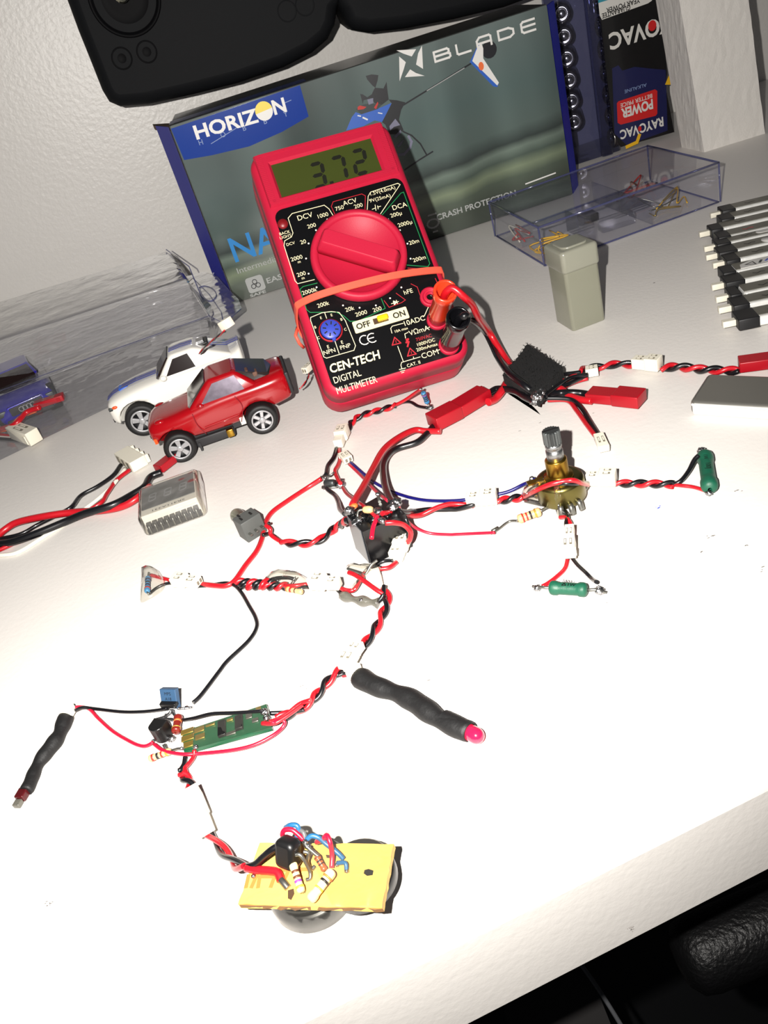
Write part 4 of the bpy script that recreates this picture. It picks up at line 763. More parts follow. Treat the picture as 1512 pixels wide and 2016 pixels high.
b2 = MB(M3 @ G); b2.slab(0, 0, .0205, .0062, .0010, -.001, .0006, .0003, 'car_blue'); b2.slab(0, 0, .0185, .0048, .0008, 0, .0009, .0002, 'grille'); gr = b2.build('grille', t)
b2 = MB(M3 @ G)
for k in range(4): b2.strip([(-.0032+k*.0021+.0013*math.cos(a*PI/6), .0013*math.sin(a*PI/6)) for a in range(12)], .00035, 'rim', .0009, .0002, closed=True)
b2.build('four_ring_badge', gr)
for s in (-1, 1): MB(M3).box((-.0068, W/2+s*.0135-.0022, .0098), (-.0052, W/2+s*.0135+.0022, .0128), 'alu_dark', b=.0004).build('headlight', t)
MB(M3).box((-.0082, W/2-.0130, .0045), (-.004, W/2+.0130, .0072), 'chassis', b=.0006).build('bumper', t)
for x in (.003, .046):
    wheel(M3, x, -.0002, 1, .0075, t); wheel(M3, x, W+.0002, -1, .0075, t)
# wires poking out by the blue car
jl = thing('battery_lead', at(60, 800, 0), 'orange-red lead with red plug across the nose of the blue toy car', 'wire')
MB().tube(spline([at(0, 845, .006), at(30, 835, .010), at(52, 812, .012), at(78, 802, .013)], 6), .0016, 'wire_red').build('red_wire', jl)
MB().tube(spline([at(0, 848, .004), at(20, 842, .007), at(40, 822, .009), at(70, 808, .0105)], 6), .0013, 'b_orange').build('orange_wire', jl)
conn(jl, ID, (72, 803, .0105), (128, 785, .0105), 17, 'plug_housing', z=.0105, m='conn_red', t=.6)
wl = thing('wire_lead', at(40, 865, 0), 'white two-pin plug on red and black wires below the blue toy car', 'wire')
wire(wl, ID, [(-20, 852), (10, 857), (36, 860)], 3, 'wire_red', .0016); wire(wl, ID, [(-20, 862), (10, 864), (36, 866)], 3, 'wire_black', .0014); wire(wl, ID, [(-20, 858), (10, 861), (36, 863)], 2.4, 'wire_white', .0018)
conn(wl, ID, (34, 858), (74, 872), 24, slots=True); 
# ------------------------------------------------------------------ clear clamshell
sh = thing('clamshell_package', (-.14, .54, 0), 'long empty clear plastic clamshell package with hang tab, leaning towards the blue box', 'packaging')
x0 = -.30
def edge(p0_, p1_, z_): return at(*p0_, z_), at(*p1_, z_)
def ext(a, c, x): k = (x-a.x)/(c.x-a.x); return a+(c-a)*k
A0, A1 = edge((0, 592), (325, 493), .050); B0, B1 = edge((0, 666), (362, 552), .050); C0, C1 = edge((0, 756), (400, 608), .024); D0, D1 = edge((0, 775), (415, 618), .021)
Lr = [ext(A0, A1, x0), ext(B0, B1, x0), ext(C0, C1, x0)]
back0 = Vector((x0, A1.y+.006, .024)); back1 = Vector((A1.x+.004, A1.y+.012, .024))
def sec(pts): return pts
P_l = [back0, Vector((x0, Lr[0].y, .050)), Vector((x0, Lr[1].y, .050)), Vector((x0, Lr[2].y, .024))]
P_r = [back1, A1, B1, C1]
def bulge(pl, k=6, rad=.004):
    "round the corners of an open profile"
    out = [pl[0]]
    for i in range(1, len(pl)-1):
        a, b_, c = pl[i-1], pl[i], pl[i+1]; u = (a-b_).normalized(); v = (c-b_).normalized(); r_ = min(rad, (a-b_).length*.45, (c-b_).length*.45)
        s_, e_ = b_+u*r_, b_+v*r_
        for j in range(k+1): t_ = j/k; out.append(s_.lerp(b_, t_).lerp(b_.lerp(e_, t_), t_))
    out.append(pl[-1]); return out
L_, R_ = bulge(P_l), bulge(P_r, rad=.006); b = MB(); secs = []
for i in range(9):
    t_ = i/8; secs.append([p.lerp(q_, t_) for p, q_ in zip(L_, R_)])
last = secs[-1]; cen = sum(last, Vector())/len(last)
secs.append([p.lerp(Vector((cen.x+.004, cen.y, p.z)), .10)+Vector((.002, 0, -.002 if p.z > .03 else 0)) for p in last])
secs.append([Vector((p.x+.006, p.y, .024)).lerp(Vector((cen.x+.006, cen.y, .024)), .03) for p in last])
V = [p for s_ in secs for p in s_]; n = len(secs[0]); F = [[i*n+j, i*n+j+1, (i+1)*n+j+1, (i+1)*n+j] for i in range(len(secs)-1) for j in range(n-1)]
b.add(V, F, 'blister', True); b.build('upper_shell', sh)
# flange with hang tab and slot
b = MB(); fz = .0225
tab = [at(p[0], p[1], fz) for p in ((-60, 800), (0, 779), (200, 700), (400, 628), (440, 640), (476, 607), (470, 590), (446, 566), (428, 545), (400, 535), (365, 545))]
fl_ = [Vector((x0, tab[0].y+.0, fz))]+tab+[Vector((back1.x, back1.y+.006, fz)), Vector((x0, back0.y+.006, fz))]
b.prism([(p.x, p.y) for p in fl_], fz-.0002, fz+.0002, 'blister'); b.build('flange', sh)
ho = [at(*p, fz+.0004) for p in ((392, 566), (403, 563), (418, 568), (426, 580), (420, 590), (410, 592), (399, 582))]
b = MB(); b.tube(spline(ho+[ho[0]], 5), .0004, 'clear_edge', 6); b.tube([at(-20, 777, fz), at(200, 697, fz), at(412, 622, fz), at(440, 637, fz), at(474, 609, fz)], .0004, 'clear_edge', 6); b.tube([A1+Vector((.001, 0, .0003)), A1.lerp(C1, .45)+Vector((.007, 0, .004)), C1+Vector((.002, 0, 0))], .0004, 'clear_edge', 6)
b.tube([at(440, 637, fz), at(436, 615, fz), at(412, 580, fz), at(380, 548, fz)], .0004, 'clear_edge', 6); b.build('slot_rim', sh)
# lower shell
e_ = [at(-120, 960, .001), at(0, 905, .001), at(150, 832, .001), at(400, 712, .001), at(418, 694, .001)]
b = MB(); lo = [Vector((p.x, p.y, .0008)) for p in e_]+[Vector((C1.x+.006, back1.y-.006, .0008)), Vector((x0, back0.y-.006, .0008))]
hi = [Vector((at(*q_, fz).x, at(*q_, fz).y, fz)) for q_ in ((-120, 815), (0, 772), (150, 716), (392, 628), (406, 616))]+[Vector((C1.x+.006, back1.y, fz)), Vector((x0, back0.y, fz))]
lo[0].x = hi[0].x = x0
b.rings([lo, [p.lerp(q_, .5) for p, q_ in zip(lo, hi)], hi], 'blister', False, True, False); b.build('lower_shell', sh)
# ------------------------------------------------------------------ wiring hub with felt pad
hub = thing('wiring_hub', at(1048, 745), 'black fuzzy square pad with soldered red and black leads fanning out, right of the multimeter', 'wiring')
pc = [P3(ZR, [p], .010)[0] for p in ((342, 68), (512, 182), (392, 318), (222, 216))]
bm_ = bmesh.new(); N = 26; grid = {}
b = MB(); V = []; F = []
for lay, dz in ((0, 0), (1, -.0055)):
    for i in range(N+1):
        for j in range(N+1):
            p = pc[0].lerp(pc[1], i/N).lerp(pc[3].lerp(pc[2], i/N), j/N); edge_ = min(i, j, N-i, N-j) == 0
            nz = noise.noise(p*900)*.0007+noise.noise(p*350)*.0006; q = p+Vector((0, 0, nz+dz))
            if edge_: q += Vector((noise.noise(p*1500), noise.noise(p*1500+Vector((5, 5, 5))), 0))*.0011
            V.append(q)
M1 = (N+1)**2
for i in range(N):
    for j in range(N):
        a = i*(N+1)+j; F.append([a, a+1, a+N+2, a+N+1]); F.append([M1+a, M1+a+N+1, M1+a+N+2, M1+a+1])
bd = [i for i in range(N+1)]+[i*(N+1)+N for i in range(1, N+1)]+[N*(N+1)+j for j in range(N-1, -1, -1)]+[i*(N+1) for i in range(N-1, 0, -1)]
for k in range(len(bd)): a, c = bd[k], bd[(k+1) % len(bd)]; F.append([a, c, M1+c, M1+a])
b.add(V, F, 'felt', False)
for k in range(260):
    p = pc[0].lerp(pc[1], random.random()).lerp(pc[3].lerp(pc[2], random.random()), random.random()) if k % 2 else V[bd[random.randrange(len(bd))]]
    d = Vector((random.uniform(-1, 1), random.uniform(-1, 1), random.uniform(0, 1)))*.0011; b.tube([p, p+d*.6+Vector((0, 0, .0002)), p+d], .00013, 'felt', 4)
b.build('felt_pad', hub)
pm = (pc[2]+pc[3])/2; MB().prism([pc[3]+Vector((.0006, 0, 0)), pc[2]+Vector((0, .0012, 0)), pc[2]+Vector((0, .006, 0)), pc[3]+Vector((.005, .003, 0))], .0006, .0048, 'cube_black').build('backing', hub)
blob(hub, ZR, 388, 318, 10, .009, n=6, rough=.9); blob(hub, ZR, 375, 345, 8, .006, n=4, rough=.9); blob(hub, ZR, 408, 298, 7, .009, n=4, rough=.9); blob(hub, ZR, 445, 270, 8, .007, name='tape_bit', m='tape_edge')
wire(hub, ZR, [(240, 258, .004), (215, 300, .004), (185, 335, .003), (150, 350, .004)], 7.5, 'wire_red')
wire(hub, ZR, [(380, 348, .006), (330, 325, .006), (280, 296, .005), (200, 285, .004), (165, 300, .004), (138, 318, .004)], 7, 'wire_black')
wire(hub, ZR, [(430, 312, .006), (500, 306, .004), (560, 304, .004), (610, 308, .003), (655, 316, .003)], 7, 'wire_black')
wire(hub, ZR, [(440, 300, .005), (500, 285, .004), (545, 318, .003), (600, 338, .003), (655, 345, .003)], 7, 'wire_red')
conn(hub, ZR, (150, 322), (45, 372), 34, 'plug_housing', m='conn_red', t=.55, slots=False)
def jst(par, conv, A, B, w1, w2, m='conn_red'):
    conn(par, conv, A, ((A[0]+B[0])/2, (A[1]+B[1])/2), w1, 'plug_housing', m=m, t=.62, slots=False)
    return conn(par, conv, ((A[0]+B[0])/2, (A[1]+B[1])/2), B, w2, 'socket_housing', m=m, t=.7, slots=False)
conn(hub, ZR, (645, 333), (775, 345), 34, 'plug_housing', m='conn_red', t=.55, slots=False); conn(hub, ZR, (772, 346), (903, 360), 39, 'plug_housing', m='conn_red', t=.6, slots=False)
wire(hub, ZR, [(420, 300, .007), (470, 250, .006), (510, 218, .005), (560, 210, .004), (600, 205, .0035)], 4.2, 'wire_black'); wire(hub, ZR, [(465, 240, .005), (520, 245, .004), (560, 225, .003), (590, 205, .0035)], 4.2, 'wire_red')
pair(hub, ZR, [(590, 205, .0032), (640, 182), (700, 180), (780, 165), (870, 170)], 4.2, 2.0, ph=.5)
wire(hub, ZR, [(430, 310, .006), (480, 280, .005), (540, 262, .004), (600, 235, .003), (635, 222, .003)], 4.2, 'wire_black'); wire(hub, ZR, [(440, 316, .005), (520, 275, .003), (580, 250, .002), (635, 235, .002)], 4.2, 'wire_red'); wire(hub, ZR, [(425, 322, .007), (490, 270, .006), (550, 232, .005), (635, 215, .004)], 4.0, 'wire_black')
conn(hub, ZR, (628, 222), (688, 212), 18, t=.9)
wire(hub, ZR, [(430, 330, .005), (520, 332, .004), (570, 345, .003), (610, 385, .002), (650, 450, .002), (700, 530, .002)], 4.2, 'wire_black'); wire(hub, ZR, [(440, 340, .003), (535, 342, .002), (580, 390, .0018), (630, 460, .0018), (688, 535, .0018)], 4.4, 'wire_red')
conn(hub, ZR, (690, 528), (718, 592), 19, t=.7)
conn(hub, ZR, (862, 178), (925, 184), 20)
# adapter lead to the right
ad = thing('adapter_lead', at(1400, 720), 'twisted lead joining a white plug to a red plug, above the silver battery', 'wire')
conn(ad, ZR, (925, 184), (990, 190), 24, 'socket_housing')
pair(ad, ZR, [(988, 190), (1040, 180), (1090, 180), (1180, 190), (1260, 195), (1375, 198)], 4.6, 2.6, cols=('wire_red', 'wire_black')); conn(ad, ZR, (1370, 190), (1560, 165), 32, 'plug_housing', m='conn_red', t=.6, slots=False)
# silver pouch battery
lp = thing('lipo_battery', at(1450, 790), 'flat silver foil pouch battery cut by the right picture edge', 'battery')
a0 = at(1357, 790, .006); a1 = at(1530, 800, .006); a3 = at(1372, 734, .006); dx = (a1-a0).normalized(); H_ = .0060
MLp = frame((a0.x, a0.y, 0), Vector((dx.x, dx.y, 0)), UP); dyl = (MLp.inverted() @ Vector((a3.x, a3.y, 0))).y
b = MB(MLp); b.slab(.030, dyl/2, .060, dyl, .002, .0002, H_, .0014, 'foil_top', both=True); pb = b.build('pouch', lp)
b = MB(MLp); b.slab(.031, .0006, .060, .0030, .0012, .0004, H_-.0008, .0009, 'foil_sheen', both=True); b.tube(spline([(.001, -.0004, H_-.0010), (.006, -.0012, H_-.0020), (.02, -.0010, H_-.0016), (.035, -.0012, H_-.0022), (.06, -.0010, H_-.0018)], 6), .0006, 'foil_sheen', 6); b.build('folded_seam', lp)  # lighter copy of the pouch foil: sheen painted along the front edge
# ------------------------------------------------------------------ relay cube circuit
rc_ = thing('relay_circuit', at(735, 1070), 'black plastic cube with messy soldered leads on top, centre of the wiring', 'circuit')
cz = .0165; B0_ = at(*ZC(690, 1500), .0); 
tf = at(*ZC(622, 1240), cz); tl = at(*ZC(490, 1100), cz); tbk = at(*ZC(740, 958), cz); tr = at(*ZC(962, 1095), cz)
fr = Vector((tf.x-.0006, tf.y+.0015, 0)); ctr = (tf+tl+tbk+tr)/4
def low(p): return Vector((ctr.x+(p.x-ctr.x)*.97-.0002, ctr.y+(p.y-ctr.y)*.97+.001, .0003))
# lean of the cube: lower front corner sits at B0_
sh_ = Vector((B0_.x-tf.x, B0_.y-tf.y, 0))
def low(p): return Vector((p.x, p.y, .0003))+sh_*.9
top_ = [tf, tr, tbk, tl]; bot_ = [low(p) for p in top_]
b = MB(); b.rings([bot_, [p.lerp(q_, .5) for p, q_ in zip(bot_, top_)], top_], 'cube_black', False); b.build('relay_body', rc_)
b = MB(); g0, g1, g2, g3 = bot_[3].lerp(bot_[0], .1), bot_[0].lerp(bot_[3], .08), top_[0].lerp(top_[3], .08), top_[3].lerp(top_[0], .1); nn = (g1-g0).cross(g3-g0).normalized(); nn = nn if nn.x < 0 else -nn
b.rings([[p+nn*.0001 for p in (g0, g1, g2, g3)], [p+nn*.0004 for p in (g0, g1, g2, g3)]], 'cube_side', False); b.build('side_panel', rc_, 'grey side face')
b = MB(); 
for k in range(9): p = tf.lerp(tr, random.uniform(.1, .9)).lerp(tl.lerp(tbk, random.random()), random.uniform(.1, .8)); b.ball(p+Vector((0, 0, .0003)), random.uniform(.0012, .0022), 'cube_black', (1, 1, .5), .6)
b.build('glue', rc_)
for x, y, r_, zq in ((515, 1070, 9, .018), (590, 1140, 7, .017), (555, 1170, 6, .0165), (745, 1080, 8, .019), (775, 1150, 7, .018), (860, 1040, 9, .018), (890, 1000, 9, .018), (740, 940, 4, .017)): blob(rc_, ZC, x, y, r_, zq, n=5)
MB().ball(at(*ZC(550, 1035), .0175), .0012, 'b_orange', (1.4, .9, .8), .3).build('orange_lead_end', rc_)
a = at(*ZC(622, 1062), .0195); c = at(*ZC(705, 1062), .0195); b = MB(frame(a, c-a, UP) @ Matrix.Rotation(PI/2, 4, 'Y')); L_ = (c-a).length; b.lathe([(0, 0), (L_*.20, L_*.04), (L_*.31, L_*.2), (L_*.34, L_*.5), (L_*.31, L_*.8), (L_*.20, L_*.96), (0, L_)], 'res_tan', 16); b.build('ceramic_capacitor', rc_)
MB().tube(spline([at(*ZC(622, 1062), .0195), at(*ZC(590, 1070), .0195), at(*ZC(580, 1110), .018), at(*ZC(595, 1140), .017)], 5), .0005, 'lead_metal', 6).build('metal_lead', rc_)
MB().tube(spline([at(*ZC(700, 1062), .0195), at(*ZC(725, 1062), .0195), at(*ZC(745, 1080), .019)], 5), .0005, 'lead_metal', 6).build('metal_lead', rc_)
MB().tube([at(*ZC(740, 930), .0165), at(*ZC(755, 1000), .017)], .0006, 'lead_metal', 6).build('metal_lead', rc_)
wire(rc_, ZC, [(1240, 440, .003), (1120, 438, .0035), (1030, 432, .005), (900, 495, .007), (785, 590, .009), (705, 730, .011), (630, 870, .014), (560, 985, .017), (540, 1030, .0175)], 6.2, 'wire_red')
wire(rc_, ZC, [(1190, 392, .003), (1130, 460, .003), (1050, 528, .003), (900, 575, .003), (830, 620, .004), (785, 710, .006), (795, 850, .010), (830, 960, .015), (865, 1015, .018)], 6.2, 'wire_black')
conn(rc_, ID, (903, 817), (853, 843), 42, 'socket_housing', m='conn_red', t=.62, slots=False); conn(hub, ID, (957, 783), (900, 818), 40, 'plug_housing', m='conn_red', t=.58, slots=False)
pair(rc_, ZC, [(900, 1055, .016), (960, 1085, .010), (1050, 1092, .004), (1180, 1060, .003), (1300, 1040, .0025), (1371, 1038), (1480, 1028), (1500, 1022)], 5.0, 1.4, ph=PI/2)
conn(rc_, ZP, (108, 448), (180, 443), 21)
wire(rc_, ZC, [(775, 1092, .019), (850, 1083, .016), (905, 1078, .014)], 4.6, 'wire_red')
wire(rc_, ZC, [(945, 1120, .014), (1030, 1200, .006), (1150, 1248, .002), (1300, 1260, .001), (1371, 1258, .001), (1500, 1252, .001), (1650, 1245, .002), (1660, 1245, .002)], 3.0, 'wire_magenta')
wire(rc_, ZC, [(740, 1115, .018), (705, 1200, .0175), (692, 1290, .016)], 4.2, 'wire_magenta')
wire(rc_, ZC, [(800, 1168, .018), (880, 1166, .017), (950, 1185, .014), (1000, 1235, .011), (998, 1290, .008), (980, 1320, .006)], 5.0, 'wire_red'); wire(rc_, ZC, [(900, 1060, .016), (960, 1130, .014), (985, 1220, .010), (975, 1300, .006)], 4.4, 'wire_black')
conn(rc_, ZC, (962, 1310, .003), (925, 1405, .003), 26, z=.003); conn(rc_, ZC, (925, 1400, .001), (890, 1480, .001), 24, 'socket_housing', z=.001)
wire(rc_, ZC, [(890, 1478, .002), (830, 1522, .0025), (740, 1535, .003), (660, 1555, .003)], 4.6, 'wire_red'); wire(rc_, ZC, [(865, 1465, .002), (790, 1470, .002), (720, 1500, .002)], 3.6, 'wire_black')
wire(rc_, ZC, [(480, 1100, .015), (440, 1060, .010), (425, 1000, .005), (400, 950, .003), (350, 910, .003), (330, 890, .003)], 4.4, 'wire_black')
wire(rc_, ZC, [(720, 1110, .0185), (640, 1042, .017), (560, 985, .011), (495, 935, .005), (462, 885, .003)], 3.8, 'wire_red')
# ---- blue diode junction with lead down to the left connector
jn = thing('junction_lead', at(640, 950), 'soldered diode junction with a long red lead running down to the left plugs', 'wiring')
for x, y, r_ in ((330, 798, 7), (315, 885, 5), (445, 862, 9), (455, 835, 6), (395, 878, 5)): blob(jn, ZC, x, y, r_, n=4)
a = at(*ZC(320, 850), .003); c = at(*ZC(398, 850), .003); b = MB(frame(a, c-a, UP) @ Matrix.Rotation(PI/2, 4, 'Y')); L_ = (c-a).length; b.lathe([(0, 0), (L_*.28, .0001), (L_*.33, L_*.1), (L_*.33, L_*.9), (L_*.28, L_), (0, L_)], 'alu_dark', 16); b.build('diode', jn)
MB().tube([at(*ZC(290, 800), .003), at(*ZC(360, 795), .004), at(*ZC(395, 765), .005)], .0004, 'lead_metal', 6).build('metal_lead', jn); MB().tube([at(*ZC(300, 890), .002), at(*ZC(420, 882), .002)], .0005, 'lead_metal', 6).build('metal_lead', jn)
wire(jn, ZC, [(415, 575, .002), (390, 650, .002), (345, 715, .002), (330, 790, .003)], 4.2, 'wire_black'); wire(jn, ZC, [(435, 580, .002), (440, 660, .002), (425, 710, .0025), (402, 755, .003), (420, 810, .003), (445, 855, .003)], 3.8, 'wire_red')
conn(jn, ZC, (455, 522), (435, 572), 17, slots=False)
wire(jn, ID, [(633, 942, .003), (604, 961), (566, 986), (535, 1009), (522, 1032), (516, 1060), (505, 1085), (484, 1112), (462, 1143), (445, 1153), (425, 1153), (389, 1149)], 4.6, 'wire_red')
wire(jn, ID, [(389, 1154), (415, 1152), (445, 1148), (462, 1153), (476, 1168), (490, 1192), (503, 1216), (505, 1236), (489, 1262), (449, 1300), (433, 1320), (409, 1352), (393, 1372), (380, 1384)], 3.6, 'wire_black')
conn(jn, ID, (395, 1151), (367, 1149), 21, 'socket_housing', t=.7)
# ---- pigtail with blue resistor by the multimeter foot
pg = thing('resistor_pigtail', at(770, 810), 'twisted wire pigtail with striped blue resistor at the foot of the multimeter', 'resistor')
conn(pg, ZC, (485, 455), (455, 520), 22, slots=True)
pair(pg, ZC, [(490, 448), (530, 375), (590, 325), (690, 290), (800, 262), (885, 232)], 3.6, 3.2, ph=.3)
wire(pg, ZC, [(885, 230, .003), (960, 190, .005), (1040, 135, .009), (1080, 108, .012)], 3.2, 'wire_red'); wire(pg, ZC, [(885, 226, .003), (940, 208, .003), (1000, 208, .003), (1060, 240, .002), (1135, 254, .002)], 3.0, 'wire_black')
resistor(pg, ZC, (1100, 130, .011), (1135, 215, .004), 5, 'res_blue', [(.02, .14, 'lead_metal'), (.16, .27, 'b_violet'), (.33, .42, 'b_black'), (.48, .58, 'b_navy'), (.64, .72, 'b_black')], .009, .004)
MB().tube([at(*ZC(1080, 108), .012), at(*ZC(1100, 130), .0095)], .0004, 'lead_metal', 6).build('metal_lead', pg); MB().tube([at(*ZC(1135, 215), .004), at(*ZC(1155, 250), .002)], .0004, 'lead_metal', 6).build('metal_lead', pg); blob(pg, ZC, 1082, 105, 3, .0122); blob(pg, ZC, 1160, 252, 6)
# ------------------------------------------------------------------ push button
pbt = thing('push_button_switch', at(495, 1030), 'grey push button switch with milky round plunger on twisted red and black wires', 'switch')
c0 = at(*ZG(1318, 480), 0); dP = (at(*ZG(1245, 412), .006)-at(*ZG(1330, 470), .006)); PMx = frame((at(*ZG(1322, 462), .0055)), Vector((dP.x, dP.y, 0)), UP)
b = MB(PMx); b.box((-.0044, -.0046, -.0050), (.0032, .0046, .0042), 'alu_dark', b=.0003)
for x, y in ((-.002, -.002), (.001, .002), (-.002, .0025)): b.box((x, y-.0004, .0042), (x+.0022, y+.0004, .0045), 'chip')
MATS['switch_grey'] = mat('switch_grey', (78, 80, 78), .5); b.mats = ['switch_grey', 'chip']; b.build('switch_body', pbt)
b = MB(PMx @ Matrix.Translation((.0032, 0, .0004)) @ Matrix.Rotation(PI/2, 4, 'Y')); b.lathe([(0, 0), (.0034, 0), (.0034, .0010), (.0031, .0012), (.0031, .0066), (.0026, .0080), (.0014, .0087), (0, .0089)], 'milky', 24); b.build('plunger', pbt)
b = MB(PMx)
for y in (-.0028, 0, .0028): b.box((-.0066, y-.0005, -.0015), (-.0040, y+.0005, -.0009), 'lead_metal')
b.build('terminals', pbt)
blob(pbt, ZG, 1430, 458, 3, .006, m='chip'); wire(pbt, ZG, [(1412, 470, .006), (1436, 490, .005), (1440, 520, .003), (1480, 550, .002), (1512, 560, .002)], 4.2, 'wire_red'); wire(pbt, ZG, [(1395, 522, .004), (1430, 515, .003), (1460, 530, .002), (1500, 562, .002)], 3.8, 'wire_black')
pair(pbt, ZC, [(-20, 1318), (60, 1330), (150, 1333), (240, 1320), (300, 1290), (360, 1240), (410, 1205), (460, 1170, .006), (510, 1135, .014)], 4.4, 3.5, ph=.4)
# ------------------------------------------------------------------ blue wire lead with white plug
bl = thing('blue_lead', at(800, 965), 'thin blue and red lead with white plug, curving from the cube to the brass potentiometer', 'wire')
conn(bl, ZC, (515, 690), (470, 645), 19, slots=True, t=.7)
wire(bl, ZC, [(520, 682, .002), (620, 770, .001), (720, 850, .001), (860, 920, .001), (1000, 966, .001), (1150, 990, .001), (1371, 990, .001), (1545, 965, .001), (1760, 925, .001), (1900, 860, .003), (1965, 835, .006), (1985, 822, .007)], 3.0, 'wire_blue')
wire(bl, ZC, [(512, 700, .002), (600, 785, .003), (730, 920, .010), (820, 990, .0165)], 3.0, 'wire_magenta')
# ------------------------------------------------------------------ potentiometer
pt_ = thing('potentiometer', (.0627, .2452, 0), 'brass bodied potentiometer with knurled grey shaft standing upright among the wires', 'potentiometer')
PT = Matrix.Translation((.0627, .2452, 0))
b = MB(PT); b.lathe([(0, .0026), (.0080, .0026), (.0086, .0032), (.0086, .0098), (.0082, .0108), (.0070, .0112), (0, .0113)], 'pot_body', 48)
for k in range(3): a = .6+k*1.6; b.box((.0055*math.cos(a)-.0006, .0055*math.sin(a)-.0006, .0110), (.0055*math.cos(a)+.0006, .0055*math.sin(a)+.0006, .0116), 'pot_body')
b.build('body', pt_)
b = MB(PT); R = [(0, .0112), (.0052, .0112), (.0052, .0122), (.0038, .0124)]
for k in range(9): R += [(.0036, .0126+k*.0007), (.0039, .01295+k*.0007)]
R += [(.0034, .0191), (0, .0191)]; b.lathe(R, 'brass', 32); b.build('threaded_bushing', pt_)
b = MB(PT); b.lathe([(0, .019), (.0030, .019), (.0030, .0225), (.0026, .0228), (.0026, .0236), (.0029, .0239), (.0029, .0254), (0, .0254)], 'alu', 28)
kn = []
for k in range(36): r_ = .0031 if k % 2 else .0027; kn.append((r_*math.cos(2*PI*k/36), r_*math.sin(2*PI*k/36)))
b.prism(kn, .0252, .0305, 'alu_dark', bevel=.0004); b.box((-.0030, -.0004, .0303), (.0030, .0004, .0307), 'ink_black'); b.build('knurled_shaft', pt_)
b = MB(PT); b.box((-.0112, .0000, .0112), (-.0052, .0026, .0118), 'brass'); b.build('locating_tab', pt_)
for k, (x, y) in enumerate(((-.0035, -.0085), (0, -.0095), (.0035, -.0085))):
    b = MB(PT); b.tube(spline([(x*.9, -.0072, .0040), (x, y, .0040), (x*1.1, y-.001, .0012)], 4), .0007, 'lead_metal', 6, sx=1.6); b.build('terminal', pt_)
b = MB(); b.tube(spline([at(*ZP(715, 360), .004), at(*ZP(690, 395), .003), at(*ZP(660, 425), .002), at(*ZP(620, 435), .0015), at(*ZP(598, 425), .002)], 5), .00085, 'lead_metal', 6); b.build('bent_terminal', pt_); blob(pt_, ZP, 605, 428, 8, n=3)
blob(pt_, ZP, 435, 318, 5, .007, n=3)
# spliced pair past the potentiometer, both connectors
sp = thing('spliced_lead', at(1060, 975), 'taped red and black splice passing in front of the potentiometer between white plugs', 'wiring')
conn(sp, ZP, (178, 443), (262, 434), 25, 'socket_housing')
pair(sp, ZP, [(258, 436), (320, 424), (365, 418), (400, 408)], 4.6, 1.2, ph=.2)
wire(sp, ZP, [(395, 412, .003), (440, 388, .008), (520, 352, .0132), (600, 332, .0140), (650, 328, .0138), (690, 342, .010), (722, 352, .003)], 4.8, 'wire_red'); wire(sp, ZP, [(395, 425, .002), (460, 440, .002), (550, 460, .002)], 3.4, 'wire_black'); wire(sp, ZP, [(560, 345, .0130), (620, 344, .0132), (670, 344, .011), (722, 340, .0035)], 4.2, 'wire_black')
tapeblob(sp, ZP, [(385, 400), (440, 375), (520, 345), (552, 330), (556, 345), (500, 372), (430, 405), (400, 425)], .0085, .003, seed=1)
tapeblob(sp, ZP, [(400, 425), (470, 428), (560, 445), (600, 462), (590, 478), (520, 470), (450, 450), (395, 436)], .0018, .002, seed=2); tapeblob(sp, ZP, [(545, 330), (575, 330), (585, 400), (580, 460), (560, 460), (550, 400)], .012, .001, seed=3)
for x, y in ((460, 412), (505, 420), (540, 425), (570, 440)): blob(sp, ZP, x, y, 4, .002, m='flux')
wire(sp, ZP, [(400, 436, .0015), (470, 452, .0015), (570, 470, .0015)], 2.4, 'lead_metal')
wire(sp, ZP, [(570, 465, .002), (600, 485, .0025), (618, 515, .003), (612, 550, .003), (622, 590, .002)], 4.4, 'wire_black'); wire(sp, ZP, [(580, 518, .002), (608, 518, .003), (632, 545, .003), (640, 592, .002)], 4.2, 'wire_red')
tapeblob(sp, ZP, [(555, 480), (582, 478), (592, 528), (572, 528)], .001, .002, seed=4)
conn(sp, ZP, (634, 588), (630, 655), 17, z=.004); conn(sp, ZP, (718, 342), (790, 342), 21)
# right green resistor
g1 = thing('green_resistor', at(1390, 930), 'green power resistor standing near the right edge at the end of a twisted lead', 'resistor')
conn(g1, ZP, (785, 341), (872, 341), 26, 'socket_housing'); pair(g1, ZP, [(868, 342), (950, 345), (1040, 345), (1110, 348), (1160, 350)], 4.4, 1.9, ph=.2)
wire(g1, ZP, [(1155, 352), (1200, 330, .002), (1240, 280, .003), (1268, 225, .005), (1290, 200, .006)], 4.2, 'wire_black'); wire(g1, ZP, [(1155, 350), (1210, 355, .0015), (1265, 362, .0015), (1325, 380, .002)], 3.6, 'wire_red')
resistor(g1, ZP, (1322, 190), (1350, 375), 14.5, 'res_green', [], .0032, .0032); blob(g1, ZP, 1305, 175, 7, .004, n=5); blob(g1, ZP, 1345, 392, 6, .002, n=4)
a = at(*ZP(1322, 190), .0032); c = at(*ZP(1350, 375), .0032); GM = frame(a, c-a, UP); b = MB(GM); b.text('100J', ((c-a).length*.55, .0002), .0016, 'ink_black', .0029, 0); b.text('1W', ((c-a).length*.3, .0), .0014, 'ink_black', .0029, 0); b.build('marking', g1)
